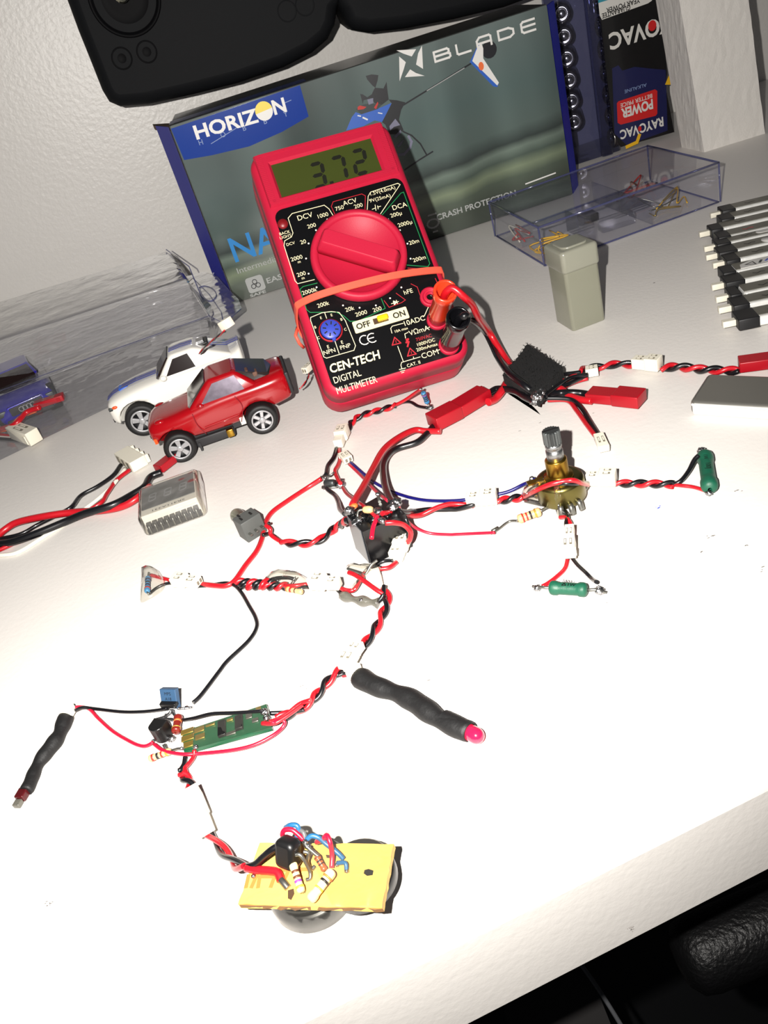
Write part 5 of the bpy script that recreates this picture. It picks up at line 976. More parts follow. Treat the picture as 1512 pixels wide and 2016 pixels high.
# lower green resistor
g2 = thing('green_resistor', at(1120, 1158), 'green power resistor lying below the potentiometer on a short red and black lead', 'resistor')
conn(g2, ZP, (630, 655), (630, 730), 24, 'socket_housing', z=.004); wire(g2, ZP, [(620, 725), (605, 780), (560, 825), (520, 855), (490, 872)], 4.2, 'wire_red'); wire(g2, ZP, [(640, 722), (668, 760), (710, 800), (745, 835), (768, 850, .003)], 3.8, 'wire_black')
resistor(g2, ZP, (524, 878), (722, 890), 14, 'res_green', [], .0028, .0028); blob(g2, ZP, 462, 880, 7, n=5); blob(g2, ZP, 783, 893, 9, n=6)
MB().tube([at(*ZP(440, 872), .001), at(*ZP(530, 880), .0025)], .0005, 'lead_metal', 6).build('metal_lead', g2); MB().tube([at(*ZP(715, 890), .0025), at(*ZP(760, 888), .002), at(*ZP(820, 903), .001)], .0005, 'lead_metal', 6).build('metal_lead', g2)
a = at(*ZP(524, 878), .0028); c = at(*ZP(722, 890), .0028); GM = frame(a, c-a, UP); b = MB(GM); L_ = (c-a).length; b.text('100J', (L_*.5, .0008), .0013, 'ink_black', .0025, PI); b.strip([(L_*.5-.0014, -.0014), (L_*.5-.0002, -.0014), (L_*.5-.0008, -.0003)], .0002, 'ink_black', .0025, closed=True); b.text('1W', (L_*.5+.0016, -.0009), .0012, 'ink_black', .0025); b.build('marking', g2)
# tan resistor
r1 = thing('tan_resistor', at(1043, 1015), 'striped tan resistor on bent leads between the red wire and the potentiometer', 'resistor')
resistor(r1, ZP, (362, 530), (482, 486), 9, 'res_tan', [(.20, .27, 'b_red'), (.36, .43, 'b_red'), (.52, .60, 'b_black'), (.72, .80, 'b_gold')], .0022, .003)
b = MB(); b.tube(spline(P3(ZP, [(365, 536, .0018), (330, 536, .001), (300, 550, .0008), (262, 580, .0008), (225, 602, .0008)]), 5), .0005, 'lead_metal', 6); b.tube(P3(ZP, [(232, 590, .0009), (262, 572, .0009)]), .0008, 'lead_metal', 6); b.build('metal_lead', r1)
b = MB(); b.tube(spline(P3(ZP, [(478, 486, .003), (510, 468, .003), (540, 462, .0025)]), 5), .0005, 'lead_metal', 6); b.build('metal_lead', r1)
# ------------------------------------------------------------------ balance lead and thick cable at the left
tl_ = thing('battery_cable', at(150, 1010), 'bundle of thick red and black and thin balance wires entering from the left edge', 'cable')
wire(tl_, ZG, [(642, 148, .003), (600, 205, .003), (520, 262, .003), (430, 312, .003), (380, 372, .004), (310, 412, .003), (200, 468, .002), (100, 520, .002), (-60, 552, .002)], 3.6, 'wire_black')
wire(tl_, ZG, [(666, 168, .003), (600, 255, .003), (530, 322, .003), (450, 385, .003), (380, 440, .001), (280, 500, .001), (200, 552, .001), (100, 612, .001), (20, 628, .001), (-60, 625, .001)], 3.6, 'wire_white')
wire(tl_, ZG, [(690, 175, .003), (620, 230, .003), (570, 300, .003), (530, 355, .003), (400, 425, .0015), (200, 505, .0015), (0, 600, .0015), (-60, 612, .0015)], 3.8, 'wire_red')
wire(tl_, ZG, [(860, 188, .003), (800, 215, .003), (770, 265, .003), (700, 310, .003), (600, 362, .004), (450, 408, .004), (350, 450, .003), (200, 512, .003), (60, 560, .0028), (-60, 572, .0028)], 7.2, 'wire_black')
wire(tl_, ZG, [(800, 262, .003), (730, 325, .003), (650, 370, .002), (540, 392, .0025), (400, 400, .003), (250, 420, .005), (100, 452, .005), (30, 490, .004), (-40, 550, .003)], 6.8, 'wire_red')
conn(tl_, ZG, (848, 188), (935, 120), 24, m='conn_red', t=.6, slots=False)
M = frame(at(*ZG(672, 158), .0), at(*ZG(735, 152), 0)-at(*ZG(672, 158), 0), UP)
a = at(*ZG(630, 140), 0); c = at(*ZG(715, 195), 0); d_ = (c-a); M = frame(a, d_, UP); b = MB(M); L_ = d_.length
b.box((0, 0, .0005), (L_, .0085, .0060), 'conn_white', b=.0003)
for k in range(3): b.box((L_*(.12+.3*k), -.0003, .0015), (L_*(.28+.3*k), .0002, .0050), 'conn_slot')
for k in range(4): b.box((L_*(.02+.29*k), .008, .001), (L_*(.10+.29*k), .0105, .0055), 'conn_white', b=.0002)
b.build('balance_plug', tl_, 'white three-pin plug')
# ------------------------------------------------------------------ three-digit display module in shrink film
dm = thing('display_module', at(335, 990), 'tape-wrapped display module with a row of header pins, left of the push button', 'display module')
f0_, f1_ = at(*ZG(800, 520), 0), at(*ZG(1075, 420), 0); d_ = f1_-f0_; DMx = frame(f0_, d_, UP); L_ = d_.length
dz_ = .0088; bk = (DMx.inverted() @ at(*ZG(745, 290), dz_)); bk2 = (DMx.inverted() @ at(*ZG(1030, 190), dz_)); fr_ = (DMx.inverted() @ at(*ZG(770, 440), dz_)); dep = max(.010, (bk.y+bk2.y)/2)
b = MB(DMx); b.box((-.0008, .0020, .0), (L_+.0008, dep, dz_-.0003), 'disp_side', b=.0004); mod = b.build('module_body', dm)
b = MB(DMx); b.slab(L_/2, (dep+.0065)/2+.001, L_+.0008, dep-.0055, .0006, dz_-.0004, dz_, .0001, 'disp_face'); fc = b.build('display_face', dm)
b = MB(DMx); 
for k in range(3): seg7(b, (L_*(.2+.3*k), .0065+(dep-.0065)*.5), .0030, .0060, 'abcdefg', 'disp_seg', dz_, .0007, .1)
b.build('digits', fc)
b = MB(DMx); b.text('SR411A331', (L_*.5, .0042), .0014, 'ink_black', dz_-.0003, PI, wfit=L_*.62); b.build('marking', mod)
b = MB(DMx); n_ = 9
for k in range(n_):
    x = L_*(.05+.9*k/(n_-1)); b.box((x-.0011, -.0006, .0022), (x+.0011, .0020, .0052), 'chip', b=.0002)
b.box((-.0004, -.0002, .0002), (L_+.0004, .0022, .0024), 'chip'); b.build('pin_header', dm)
b = MB(DMx)
for k in range(n_): x = L_*(.05+.9*k/(n_-1)); b.tube([(x, .0005, .0050), (x, -.0012, .0045), (x, -.0014, .0008)], .00028, 'lead_metal', 5)
b.build('pins', dm)
b = MB(DMx); b.slab(L_/2+.0004, dep/2+.0005, L_+.005, dep+.0050, .003, 0, dz_+.0008, .0018, 'tape', both=True); b.build('tape_wrap', dm)
# ------------------------------------------------------------------ taped blue resistor at the left
tr_ = thing('taped_resistor', at(300, 1155), 'striped blue resistor wrapped in clear tape on a short lead at the left', 'resistor')
resistor(tr_, ZG, (787, 745), (782, 825), 5.5, 'res_blue', [(.2, .3, 'b_navy'), (.38, .47, 'b_black'), (.55, .65, 'b_navy'), (.76, .84, 'b_red')], .002)
MB().tube(P3(ZG, [(790, 722, .0016), (787, 748, .002)]), .0004, 'lead_metal', 6).build('metal_lead', tr_); MB().tube(P3(ZG, [(782, 822, .002), (790, 838, .0014)]), .0004, 'lead_metal', 6).build('metal_lead', tr_)
wire(tr_, ZG, [(802, 735), (860, 750), (905, 762), (940, 770)], 3.6, 'wire_red'); wire(tr_, ZG, [(795, 833), (830, 805), (870, 785), (905, 778), (938, 784)], 3.0, 'wire_black')
tapeblob(tr_, ZG, [(757, 708), (790, 700), (815, 702), (850, 722), (878, 765), (878, 800), (862, 825), (810, 858), (768, 880), (750, 884), (754, 800)], .0008, .0032, seed=5)
conn(tr_, ZG, (935, 778), (1000, 783), 24, t=.8)
# ------------------------------------------------------------------ braided taped splice and its connector
bs = thing('braided_splice', at(570, 1160), 'braided red and black wires taped around a small resistor, left of the cube', 'wiring')
pair(bs, ZL, [(582, 185), (620, 192), (660, 192), (700, 198), (760, 188), (800, 185)], 5.2, 3.0, ph=.5); pair(bs, ZL, [(600, 200), (650, 208), (720, 205), (790, 210), (850, 208)], 4.6, 3.2, ph=1.8)
wire(bs, ZL, [(760, 175, .003), (800, 162, .003), (860, 160, .003), (900, 172, .002)], 3.6, 'wire_black'); wire(bs, ZL, [(840, 205, .003), (900, 205, .003), (960, 198, .002), (1000, 200, .002)], 4.4, 'wire_red'); wire(bs, ZL, [(900, 218, .002), (950, 212, .002), (1000, 214, .0015)], 3.6, 'wire_black')
resistor(bs, ZL, (848, 222), (940, 240), 5.5, 'res_tan', [(.05, .16, 'b_orange'), (.26, .38, 'b_red'), (.55, .62, 'b_brown')], .003)
MB().tube(P3(ZL, [(875, 195, .004), (902, 155, .006)]), .00025, 'lead_metal', 5).build('metal_lead', bs)
tapeblob(bs, ZL, [(730, 180), (765, 150), (800, 133), (850, 145), (920, 150), (975, 175), (985, 200), (970, 245), (915, 250), (850, 235), (790, 220)], .001, .0035, seed=6)
conn(bs, ZL, (996, 205), (1078, 212), 26, z=.004)
# ---- tape-joined harness below the cube going down to the LED stick connector
hn = thing('main_harness', at(740, 1190), 'tape-joined red and black harness from below the cube down to the LED stick', 'wiring')
conn(hn, ZL, (1078, 210), (1152, 213), 20, 'socket_housing', z=.0045)
wire(hn, ZC, [(412, 1660, .003), (460, 1692, .003), (520, 1705, .003), (560, 1690, .003), (600, 1620, .004), (640, 1560, .005)], 4.4, 'wire_red'); wire(hn, ZC, [(412, 1685, .002), (440, 1715, .0015), (470, 1745, .0015)], 4.6, 'wire_black')
wire(hn, ZC, [(790, 1665, .004), (785, 1730, .003), (765, 1770, .002), (735, 1800, .0015)], 4.6, 'wire_black'); wire(hn, ZC, [(510, 1560, .006), (560, 1580, .006), (620, 1620, .006), (690, 1670, .005), (740, 1705, .004), (785, 1730, .003)], 4.6, 'wire_red')
b = MB(); b.tube(spline(P3(ZC, [(455, 1742, .0018), (520, 1765, .0022), (600, 1785, .0020), (680, 1795, .0022), (745, 1805, .0018)]), 5), .0019, 'tape_edge', 8, rf=lambda t: .8+.25*math.sin(t*14)); MATS['sleeve_grey'] = mat('sleeve_grey', (92, 90, 82), .3, coat=.4, bump=.5, bscale=500); b.mats = ['sleeve_grey']; b.build('taped_joint', hn, 'grey tape-wrapped joint')
blob(hn, ZC, 608, 1778, 4, .0035)
tapeblob(hn, ZC, [(492, 1520), (520, 1508), (600, 1530), (680, 1525), (770, 1520), (765, 1555), (680, 1570), (600, 1580), (530, 1560), (498, 1548)], .004, .002, seed=7); tapeblob(hn, ZC, [(610, 1610), (640, 1560), (700, 1490), (745, 1455), (735, 1480), (680, 1560), (640, 1610), (560, 1700), (530, 1700)], .005, .0012, seed=8)
wire(hn, ZC, [(500, 1530, .005), (580, 1555, .005), (640, 1575, .005), (690, 1500, .007), (735, 1465, .008)], 2.6, 'lead_metal')
b = MB(frame(at(*ZC(715, 1600), .001), at(*ZC(735, 1700), .001)-at(*ZC(715, 1600), .001), UP)); b.box((0, -.0026, 0), (.0085, .0026, .004), 'conn_white', b=.0003); b.box((-.0035, -.0018, .0008), (.0002, .0018, .0032), 'chip', b=.0003); b.build('plug_housing', hn)
pair(hn, ID, [(757, 1160), (762, 1180), (757, 1199), (748, 1219), (738, 1240), (722, 1262), (709, 1278)], 4.8, 2.2, ph=1.0)
conn(hn, ID, (709, 1274), (696, 1292), 26, t=.7, z=.0042)
# LED stick
ls = thing('led_stick', at(820, 1385), 'thick black heat-shrink stick ending in a bright pink-red LED, centre of the desk', 'light')
def stick(par, conv, A, B, w0, w1, nm, z=None, ph=0):
    q = conv(*A); s_ = sc(*q); r0, r1 = w0*s_, w1*s_; a = P3(conv, [A], r0*.85)[0]; c = P3(conv, [B], r1*.95)[0]; side = (c-a).cross(UP).normalized(); P = []; 
    for i in range(41): t = i/40; P.append(a.lerp(c, t)+side*math.sin(t*9+ph)*.0007)
    rf = lambda t: ((r0*(1-t)+r1*t)*(1+.10*math.sin(t*13+ph)+.06*math.sin(t*29+ph*2)))/r0*(.93 if t in (0, 1) else 1)
    return MB().tube(P, r0, 'shrink', 20, rf=rf, sx=1.08).build(nm, par), a, c
_, a, c = stick(ls, ZW, (552, 298), (1262, 662), 17.5, 17.5, 'heat_shrink_sleeve', ph=.6)
d_ = (c-a).normalized(); r_ = 18*sc(925, 1440); LM = frame(c, d_, UP) @ Matrix.Rotation(PI/2, 4, 'Y')
MB(LM).lathe([(r_*1.04, -.009), (r_*1.08, -.0055), (r_*1.06, .0002), (r_*1.0, .0003), (r_*.9, -.0005)], 'shrink', 24).build('end_sleeve', ls)
MB(LM).lathe([(0, -.002), (r_*.86, -.002), (r_*.88, .0015)]+[(r_*.88*math.cos(k*PI/16), .0022+r_*.95*math.sin(k*PI/16)) for k in range(9)], 'led_red', 28).build('led', ls)
conn(ls, ZW, (500, 290), (552, 300), 30, slots=False, t=.7, name='collar', z=.0012); conn(ls, ID, (696, 1292), (680, 1320), 30, 'socket_housing', t=.75, z=.0042)
wire(ls, ZW, [(415, 296, .002), (445, 284, .002), (475, 283, .002), (508, 284, .002)], 3.4, 'wire_black'); wire(ls, ZW, [(440, 300, .0012), (470, 296, .0012), (508, 297, .0012)], 3, 'wire_red')
pair(ls, ID, [(672, 1318), (650, 1337), (630, 1360), (612, 1381), (590, 1396), (566, 1408), (545, 1412)], 5.2, 2.3, ph=.4); wire(ls, ID, [(612, 1378, .004), (590, 1386, .003), (570, 1402, .002), (552, 1414, .002), (530, 1422, .003)], 4.6, 'wire_red')
# ------------------------------------------------------------------ transistor circuit with circuit board
pcb = thing('circuit_board', at(445, 1430), 'small green circuit board under clear tape with red and black wires', 'circuit board')
zb_ = .0026; pb_ = [at(*ZT(*p), zb_) for p in ((905, 303), (912, 402), (1348, 282), (1322, 166))]
b = MB(); b.prism([(p.x, p.y) for p in pb_], .0012, zb_, 'pcb'); bd_ = b.build('board', pcb)
def onb(u, v): return pb_[0].lerp(pb_[3], u).lerp(pb_[1].lerp(pb_[2], u), v)
bx_ = (pb_[3]-pb_[0]).normalized(); BMx = frame(pb_[0], bx_, UP)
def chipb(u, v, lx, ly, h, m, nm='chip'):
    p = BMx.inverted() @ onb(u, v); b = MB(BMx); b.box((p.x-lx/2, p.y-ly/2, 0), (p.x+lx/2, p.y+ly/2, h), m, b=min(.0002, h*.3)); return b.build(nm, pcb)
chipb(.46, .52, .0024, .0062, .0012, 'chip'); chipb(.66, .48, .0024, .0056, .0012, 'chip')
for u, v, lx, ly, m in ((.06, .1, .004, .002, 'gold'), (.06, .42, .004, .0022, 'gold'), (.06, .75, .003, .0022, 'gold'), (.2, .2, .0032, .002, 'gold'), (.2, .55, .003, .002, 'gold'), (.33, .15, .003, .0008, 'gold'), (.78, .3, .002, .002, 'lead_metal'), (.84, .55, .002, .0016, 'lead_metal'), (.55, .8, .003, .0012, 'lead_metal'), (.56, .2, .002, .001, 'gold'), (.9, .15, .0016, .002, 'gold')): chipb(u, v, lx, ly, .0005, m, 'solder_pad' if m == 'gold' else 'component')
tp = [onb(.12, -.02)+Vector((0, 0, .0012)), onb(1.02, -.12)+Vector((0, 0, .0022)), onb(1.0, 1.1)+Vector((0, 0, .0006)), onb(.12, 1.08)+Vector((0, 0, .0002))]
b = MB(); R = []; V = []; F = []
for i in range(17):
    for j in range(7):
        p = tp[0].lerp(tp[1], i/16).lerp(tp[3].lerp(tp[2], i/16), j/6); V.append(p+Vector((0, 0, .0009*noise.noise(p*260)+.0004)))
for i in range(16):
    for j in range(6): a = i*7+j; F.append([a, a+1, a+8, a+7])
b.add(V, F, 'tape', True); b.build('clear_tape', pcb)
blob(pcb, ZT, 1310, 205, 7, .005, n=5); blob(pcb, ZT, 1320, 235, 5, .005, n=3); blob(pcb, ZT, 968, 380, 4, .004, n=3); blob(pcb, ZT, 900, 385, 3, .0035)
wire(pcb, ZT, [(905, 246, .003), (960, 236, .004), (1050, 214, .005), (1150, 210, .005), (1240, 205, .005), (1300, 200, .005)], 3.0, 'wire_black')
wire(pcb, ZT, [(1340, 212, .003), (1400, 210, .002), (1450, 208, .002), (1512, 195, .002)], 4.2, 'wire_black'); wire(pcb, ZT, [(1300, 262, .004), (1360, 262, .004), (1410, 235, .004), (1460, 200, .004), (1500, 170, .004)], 4.2, 'wire_red')
wire(pcb, ZT, [(765, 366, .003), (800, 392, .003), (850, 408, .003), (920, 416, .003), (1000, 412, .002), (1150, 396, .002), (1260, 370, .002), (1350, 325, .002), (1400, 285, .002), (1412, 255, .003), (1385, 243, .004), (1350, 262, .005)], 3.4, 'wire_magenta')
wire(pcb, ZT, [(918, 430, .002), (912, 465, .0015), (895, 492, .0015), (885, 496, .0015)], 4.2, 'wire_black'); wire(pcb, ZT, [(965, 395, .003), (960, 430, .002), (935, 465, .002), (918, 485, .002), (922, 510, .002), (885, 520, .002)], 4.2, 'wire_red')
pair(pcb, ZT, [(905, 520), (930, 545), (950, 590), (968, 635)], 5.2, 1.2, ph=2.0)
conn(pcb, ZT, (962, 632), (1000, 730), 34, t=.9, slots=False, z=.0045)
# transistor pair
tc_ = thing('transistor_circuit', at(335, 1425), 'two soldered transistors with striped resistors, left of the green circuit board', 'circuit')
a = at(*ZT(812, 182), .002); c = at(*ZT(890, 184), .002); d_ = c-a; TMx = frame(a, d_, UP); L_ = d_.length; 
b = MB(TMx @ Matrix.Rotation(math.radians(62), 4, 'X')); b.prism([(0, 0), (L_, 0), (L_, .0062), (0, .0062)], -.0008, .0030-.002, 'trans_blue', bevel=.0003); b.prism([(L_*.5+L_*.5*math.cos(PI+k*PI/10), 0) for k in range(2)]+[(L_, .0062), (0, .0062)], -.0012, -.0008, 'chip'); 
b.mats; bod = b.build('transistor', tc_)
b = MB(TMx @ Matrix.Rotation(math.radians(62), 4, 'X')); b.text('MPS', (L_*.5, .0048), .0010, 'ink_black', .001); b.text('A18', (L_*.5, .0031), .0010, 'ink_black', .001); b.text('C-GC1', (L_*.5, .0014), .0009, 'ink_black', .001); b.build('marking', bod)
b = MB(TMx); b.box((0, -.0012, .0008), (L_, .0010, .0026), 'chip', b=.0003); b.build('transistor_base', tc_)
for P_ in ([(850, 192, .0025), (845, 208, .002), (815, 230, .0012), (765, 245, .0006)], [(855, 195, .0025), (862, 218, .002), (880, 235, .002)], [(880, 188, .0025), (905, 188, .0015), (955, 184, .0008)], [(770, 248, .0006), (830, 240, .001), (880, 246, .001)]): MB().tube(spline(P3(ZT, P_), 4), .00045, 'solder', 6).build('metal_lead', tc_)
for x, y, r_ in ((925, 185, 4), (825, 222, 3.5), (855, 245, 3.5), (762, 350, 4), (852, 338, 7)): blob(tc_, ZT, x, y, r_, n=4)
resistor(tc_, ZT, (886, 225, .003), (872, 308, .003), 8.5, 'res_red', [(.3, .42, 'b_orange'), (.72, .8, 'b_gold')], .0028)
a = at(*ZT(782, 345), 0); c = at(*ZT(845, 355), 0); DMt = frame(a, c-a, UP); b = MB(DMt); b.prism([(0, 0)]+[((c-a).length/2*(1-math.cos(k*PI/8)), -.0018*math.sin(k*PI/8)) for k in range(1, 8)]+[((c-a).length, 0), ((c-a).length, .003), (0, .003)], .0012, .0068, 'chip', bevel=.0003); b.build('transistor', tc_, 'black transistor')
resistor(tc_, ZT, (738, 440, .0018), (850, 398, .0025), 6.5, 'res_tan', [(.16, .24, 'b_red'), (.36, .46, 'b_black'), (.55, .63, 'b_red'), (.76, .85, 'b_gold')], .0018)
MB().tube(P3(ZT, [(848, 398, .002), (880, 388, .002), (910, 386, .0035)]), .0004, 'lead_metal', 6).build('metal_lead', tc_); MB().tube(P3(ZT, [(812, 365, .003), (822, 385, .002), (835, 400, .002)]), .0006, 'lead_metal', 6).build('metal_lead', tc_)
# sensor stick at the left
ss = thing('sensor_stick', at(88, 1480), 'thin black heat-shrink stick with dark red tip at the far left', 'light')
_, a, c = stick(ss, ZT, (336, 232), (118, 600), 13.5, 9.5, 'heat_shrink_sleeve', ph=2.1)
d_ = (c-a).normalized(); LM = frame(c, d_, UP); r_ = 9*sc(45, 1570); b = MB(LM); b.box((-.0008, -r_, -r_*.9), (r_*1.7, r_, r_*.7), 'led_dark', b=.0004); b.build('tip', ss, 'dark red tip'); b = MB(LM); b.box((r_*1.7, -r_*.75, -r_*.85), (r_*3.2, r_*.75, r_*.2), 'sleeve_grey', b=.0003); b.build('sensor_window', ss)
conn(ss, ZT, (358, 195), (334, 236), 22, 'collar', slots=False, t=.8)
wire(ss, ZT, [(352, 192, .003), (385, 181, .003), (440, 190, .002), (490, 240, .0015), (560, 302, .0015), (640, 350, .0015), (690, 372, .0015), (725, 374, .0015), (760, 356, .002)], 3.0, 'wire_magenta'); wire(ss, ZT, [(372, 198, .003), (410, 184, .003), (470, 190, .002), (600, 205, .0015), (700, 205, .0015), (780, 197, .002), (830, 188, .003)], 3.0, 'wire_black')
# ------------------------------------------------------------------ piezo board at the bottom
pz = thing('buzzer_board', at(620, 1725), 'tan perforated board with soldered parts and twisted lead, on top of the black buzzer', 'circuit board')
conn(pz, ZT, (1000, 730), (1032, 815), 30, 'socket_housing', t=.9, slots=False, z=.0045)
pair(pz, ZD, [(215, 500, .0025), (250, 540, .003), (300, 600, .004), (350, 660, .006), (400, 705, .009), (460, 718, .0125)], 5.2, 1.15, ph=.4)
zt_ = .0125; bc = [at(*ZD(*p), zt_) for p in ((403, 945), (1298, 968), (1370, 572), (537, 566))]
b = MB(); R = []; N = 14; ring = []
for i in range(4):
    for k in range(N): ring.append(bc[i].lerp(bc[(i+1) % 4], k/N))
def jag(p, z_, k=.0003): return Vector((p.x+noise.noise(Vector((p.x, p.y, z_))*900)*k, p.y+noise.noise(Vector((p.y, p.x, z_))*900)*k, z_))
b.rings([[jag(p, zt_-.0016) for p in ring], [jag(p, zt_) for p in ring]], 'perf', False); bo = b.build('board', pz)
b = MB(); b.rings([[jag(p, zt_-.0015, .0005) for p in [bc[0].lerp(bc[1], k/20) for k in range(21)]]+[bc[1]+Vector((0, .0004, -.0015)), bc[0]+Vector((0, .0004, -.0015))], [jag(p, zt_-.0003, .0005)+Vector((0, -.0001, 0)) for p in [bc[0].lerp(bc[1], k/20) for k in range(21)]]+[bc[1]+Vector((0, .0004, -.0003)), bc[0]+Vector((0, .0004, -.0003))]], 'perf_edge', False); b.build('rough_edge', bo)
BMz = Matrix.Translation((0, 0, zt_))
def fl2(conv, pts, m, dz=0.0, nm='mark', par=None, th=.0001):
    P = [at(*conv(*p), zt_+dz) for p in pts]; b = MB(); b.prism([(p.x, p.y) for p in P], zt_+dz, zt_+dz+th, m); return b.build(nm, par or bo)
b = MB()
for pts in ([(455, 838), (470, 770)], [(490, 838), (520, 770)], [(530, 838), (540, 775)], [(560, 775), (640, 775)], [(610, 835), (630, 780)], [(640, 735), (830, 730)], [(720, 735), (690, 800)], [(770, 740), (790, 780)]):
    P = [at(*ZD(*p), zt_) for p in pts]; b.strip([(p.x, p.y) for p in P], .0009, 'perf_print', zt_+.00005)
b.build('orange_print', bo); fl2(ZD, [(1190, 735), (1215, 728), (1245, 738), (1240, 765), (1205, 770), (1185, 755)], 'ink_black', .00005, 'hole'); fl2(ZD, [(715, 860), (750, 850), (755, 880), (735, 920), (715, 910)], 'burn', .00005, 'burn_mark'); fl2(ZD, [(950, 640), (975, 642), (975, 660), (955, 658)], 'burn', .00005, 'hole')
# buzzer
bzc = at(*ZD(888, 862), 0); bzr = .0108
bz = thing('buzzer', (bzc.x, bzc.y, 0), 'round black buzzer disc in clear tape, under the tan board', 'buzzer'); b = MB(Matrix.Translation((bzc.x, bzc.y, 0)))
b.lathe([(0, .0003), (bzr-.0005, .0003), (bzr, .0008), (bzr, .0052), (bzr-.0008, .0058), (bzr-.0016, .0060), (bzr*.90, .0060), (bzr*.88, .0085), (0, .0090)], 'chip', 56); b.build('case', bz)
b = MB(Matrix.Translation((bzc.x, bzc.y, 0))); V = []; F = []
for i in range(29):
    a = PI*1.2+i*PI*.72/28
    for k, (r_, z_) in enumerate(((bzr*.9, .0098), (bzr+.0006, .0062), (bzr+.0010, .0025), (bzr+.0014+.0004*math.sin(i*.9), .0006))): V.append((r_*math.cos(a), r_*math.sin(a)+.0002*noise.noise(Vector((i*.7, k, 0))), z_+.0006*noise.noise(Vector((i*.5, k, 3)))+.0003))
for i in range(28):
    for k in range(3): a = i*4+k; F.append([a, a+1, a+5, a+4])
b.add(V, F, 'tape', True); b.build('clear_tape', bz)
# parts on the board
sp2 = at(*ZD(1150, 735), .0104); b = MB(Matrix.Translation((sp2.x, sp2.y, 0))); b.lathe([(0, .0062), (.0078, .0062), (.0084, .0068), (.0084, .0100), (.0078, .0106), (0, .0106)], 'chip', 40); b.build('speaker_disc', pz, 'black round disc showing past the board edge')
pzm = lambda pts, r_, m, nm=None: MB().tube(spline(P3(ZD, pts), 6), r_, m).build(nm or {'wire_red': 'red_wire', 'wire_black': 'black_wire', 'wire_sky': 'blue_wire', 'wire_grey': 'grey_wire', 'lead_metal': 'metal_lead', 'wire_magenta': 'red_wire'}[m], pz)
pzm([(455, 722, .0128), (520, 732, .0135), (600, 738, .0138), (650, 750, .0138), (672, 800, .0132)], .0010, 'wire_red'); pzm([(455, 716, .0125), (510, 700, .014), (560, 655, .016), (620, 605, .018), (690, 570, .0185)], .0009, 'wire_black'); pzm([(672, 795, .0135), (690, 815, .0135), (715, 845, .013)], .0008, 'lead_metal'); 
b = MB(frame(at(*ZD(745, 690), .0135), Vector((at(*ZD(740, 560), .0185)-at(*ZD(745, 700), .0135))), UP)); b.slab(.0034, 0, .0070, .0055, .0016, -.0006, .0036, .0012, 'chip', both=True); b.build('transistor', pz)
pzm([(760, 640, .0180), (790, 640, .018), (820, 680, .0165), (850, 740, .014), (852, 785, .013), (830, 795, .0128)], .00045, 'lead_metal'); pzm([(810, 620, .0175), (840, 630, .017), (835, 680, .015), (860, 730, .013), (880, 710, .0128)], .00045, 'lead_metal'); pzm([(815, 560, .018), (835, 590, .0175), (880, 630, .0165), (905, 650, .016)], .00045, 'lead_metal')
blob(pz, ZD, 825, 560, 4, .018); blob(pz, ZD, 835, 590, 4, .0175)
resistor(pz, ZD, (742, 685, .0165), (800, 875, .0140), 7.0, 'res_cream', [(.28, .36, 'b_brown'), (.46, .54, 'b_brown'), (.60, .68, 'b_violet'), (.78, .86, 'b_yellow')], .0165, .0145)
resistor(pz, ZD, (890, 645, .016), (945, 738, .0140), 5.5, 'res_orange', [(.08, .16, 'b_brown'), (.3, .4, 'b_black'), (.52, .60, 'b_black')], .016, .0142)
resistor(pz, ZD, (995, 735, .0150), (848, 925, .0146), 9.0, 'res_cream', [(.22, .28, 'b_orange'), (.34, .41, 'b_black'), (.58, .64, 'b_yellow')], .0150, .0146)
pzm([(700, 470, .0175), (730, 455, .019), (770, 458, .019), (782, 490, .018), (770, 530, .017)], .0006, 'wire_sky'); pzm([(690, 545, .016), (680, 510, .018), (695, 485, .019), (740, 485, .019), (780, 515, .018), (810, 545, .017)], .0006, 'wire_magenta'); pzm([(780, 480, .018), (810, 500, .018), (822, 540, .017)], .0005, 'wire_grey')
pzm([(830, 545, .0175), (860, 522, .018), (900, 530, .0175), (950, 570, .016), (1020, 625, .0145), (1060, 665, .0132)], .0006, 'wire_sky'); pzm([(890, 560, .015), (930, 545, .0165), (955, 518, .018), (975, 560, .0175), (988, 640, .015), (985, 720, .0135)], .0006, 'wire_magenta'); pzm([(1020, 690, .0135), (1070, 690, .014), (1078, 740, .013)], .0005, 'wire_sky')
for x, y in ((1020, 700), (1078, 740), (790, 865), (810, 865), (500, 770)): blob(pz, ZD, x, y, 3.5, .0132)
# clear tape over the right half, reaching behind the board
V = []; F = []
c4 = [at(*ZD(735, 425), .018), at(*ZD(1375, 570), .0135), at(*ZD(1300, 960), .0133), at(*ZD(985, 960), .0133)]
for i in range(19):
    for j in range(15):
        u, v = i/18, j/14; p = c4[0].lerp(c4[1], u).lerp(c4[3].lerp(c4[2], u), v); k = math.sin(PI*u)*math.sin(PI*v)
        V.append(p+Vector((0, 0, .0016*noise.noise(p*170)+.0012*k+.0006)))
for i in range(18):
    for j in range(14): a = i*15+j; F.append([a, a+1, a+16, a+15])
b = MB(); b.add(V, F, 'tape', True); b.build('clear_tape', pz)
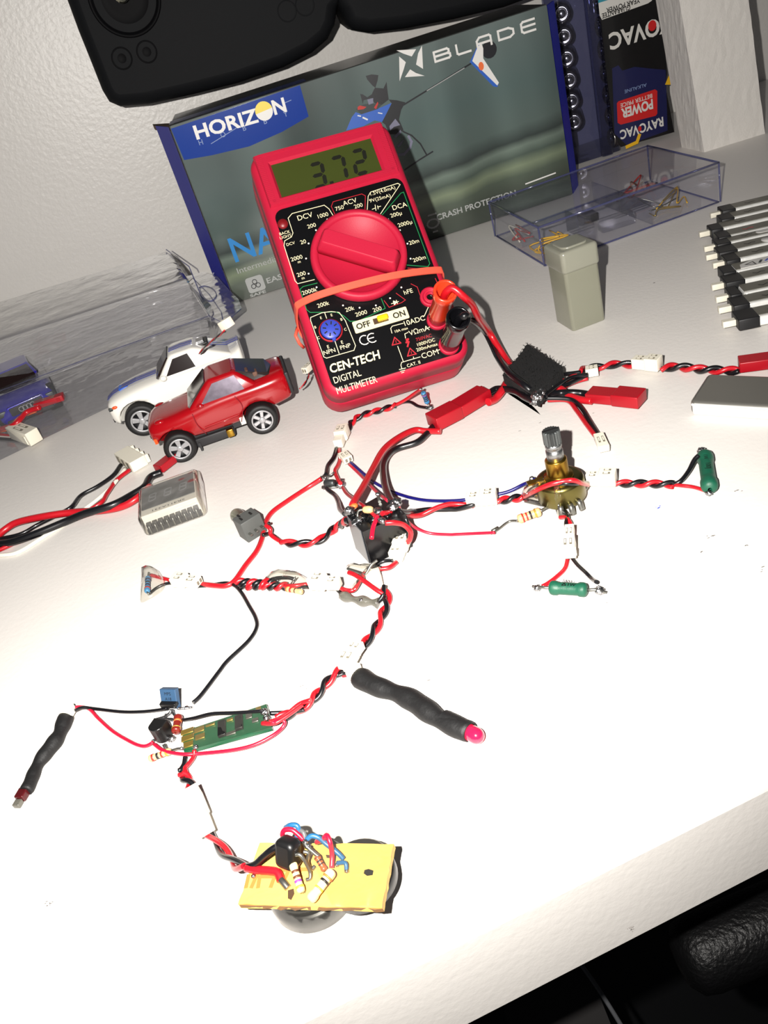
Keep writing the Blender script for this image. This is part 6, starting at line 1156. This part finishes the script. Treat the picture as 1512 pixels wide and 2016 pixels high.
# ------------------------------------------------------------------ specks on the desk
b = MB()
for (x, y, n, s_, m) in ((1400, 1055, 6, 8, 'speck'), (1385, 1085, 3, 6, 'speck'), (1470, 1075, 3, 3, 'speck'), (1455, 965, 4, 8, 'speck'), (1505, 1120, 5, 12, 'speck'), (95, 1780, 8, 10, 'speck'), (1296, 998, 4, 5, 'speck_blue'), (1065, 832, 2, 2, 'speck'), (1024, 848, 2, 2, 'speck'), (1168, 814, 1, 1, 'speck'), (845, 1340, 1, 1, 'speck'), (1288, 557, 1, 1, 'ink_black'), (600, 1355, 5, 9, 'speck'), (1195, 1187, 1, 1, 'speck'), (1240, 1830, 5, 7, 'speck')):
    for k in range(n):
        p = at(x+random.uniform(-s_, s_), y+random.uniform(-s_*.6, s_*.6), 0); r_ = random.uniform(.00012, .00032); a = random.uniform(0, PI)
        b.prism([(p.x+r_*math.cos(a+t_)*(1 if k % 3 else 2.2), p.y+r_*math.sin(a+t_)*.6) for t_ in (0, 1.2, 2.4, 3.6, 4.9)], 0, .00012, m)
b.build('dust_specks', None, 'tiny dirt specks and pen dots scattered on the white desk top', 'dirt', kind='stuff')
# ------------------------------------------------------------------ below the desk edge: chair and cabinet
ch = thing('office_chair', (.16, -.02, -.74), 'black office chair with grained leather armrest below the desk edge, bottom right', 'chair')
A_ = at(1350, 1890, -.12); B_ = at(1560, 1800, -.12); d_ = B_-A_; CMx = frame(A_, Vector((d_.x, d_.y, 0)), UP)
b = MB(CMx @ Matrix.Rotation(PI/2, 4, 'Y')); 
b.lathe([(0, -.003), (.008, -.002), (.0115, .001), (.0125, .006), (.0125, .20), (.010, .215), (0, .22)], 'leather', 32); b.build('armrest', ch)
b = MB(CMx); b.box((.06, -.012, -.30), (.09, .012, -.015), 'ctrl_gloss', b=.002); b.build('arm_post', ch)
b = MB(CMx); b.slab(.05, -.22, .40, .42, .05, -.36, -.29, .02, 'leather', both=True); b.build('seat', ch)
b = MB(CMx); b.lathe([(.025, -.62), (.025, -.36), (0, -.36)], 'ctrl_gloss', 20, c=(.05, -.22)); b.lathe([(0, -.62), (.22, -.618), (.22, -.60), (.03, -.56), (0, -.56)], 'ctrl_gloss', 5, c=(.05, -.22)); b.build('chair_base', ch)
P = [at(x, y, -.30) for x, y in ((985, 1965), (1150, 1885), (1220, 2060), (1040, 2150))]; cbn = thing('drawer_cabinet', (P[0].x, P[0].y, -.74), 'dark grey cabinet just visible under the desk edge', 'cabinet')
b = MB(); b.prism([(p.x, p.y) for p in P], -.7398, -.30, 'cabinet_dark'); b.build('carcass', cbn)
b = MB(); b.tube(spline([at(1140, 1893, -.29), at(1180, 1950, -.29), at(1225, 2022, -.29), at(1270, 2100, -.29)], 6), .0012, 'cable_grey'); b.build('cable', None, 'thin grey cable hanging beside the dark cabinet below the desk', 'cable')
bpy.context.view_layer.update()
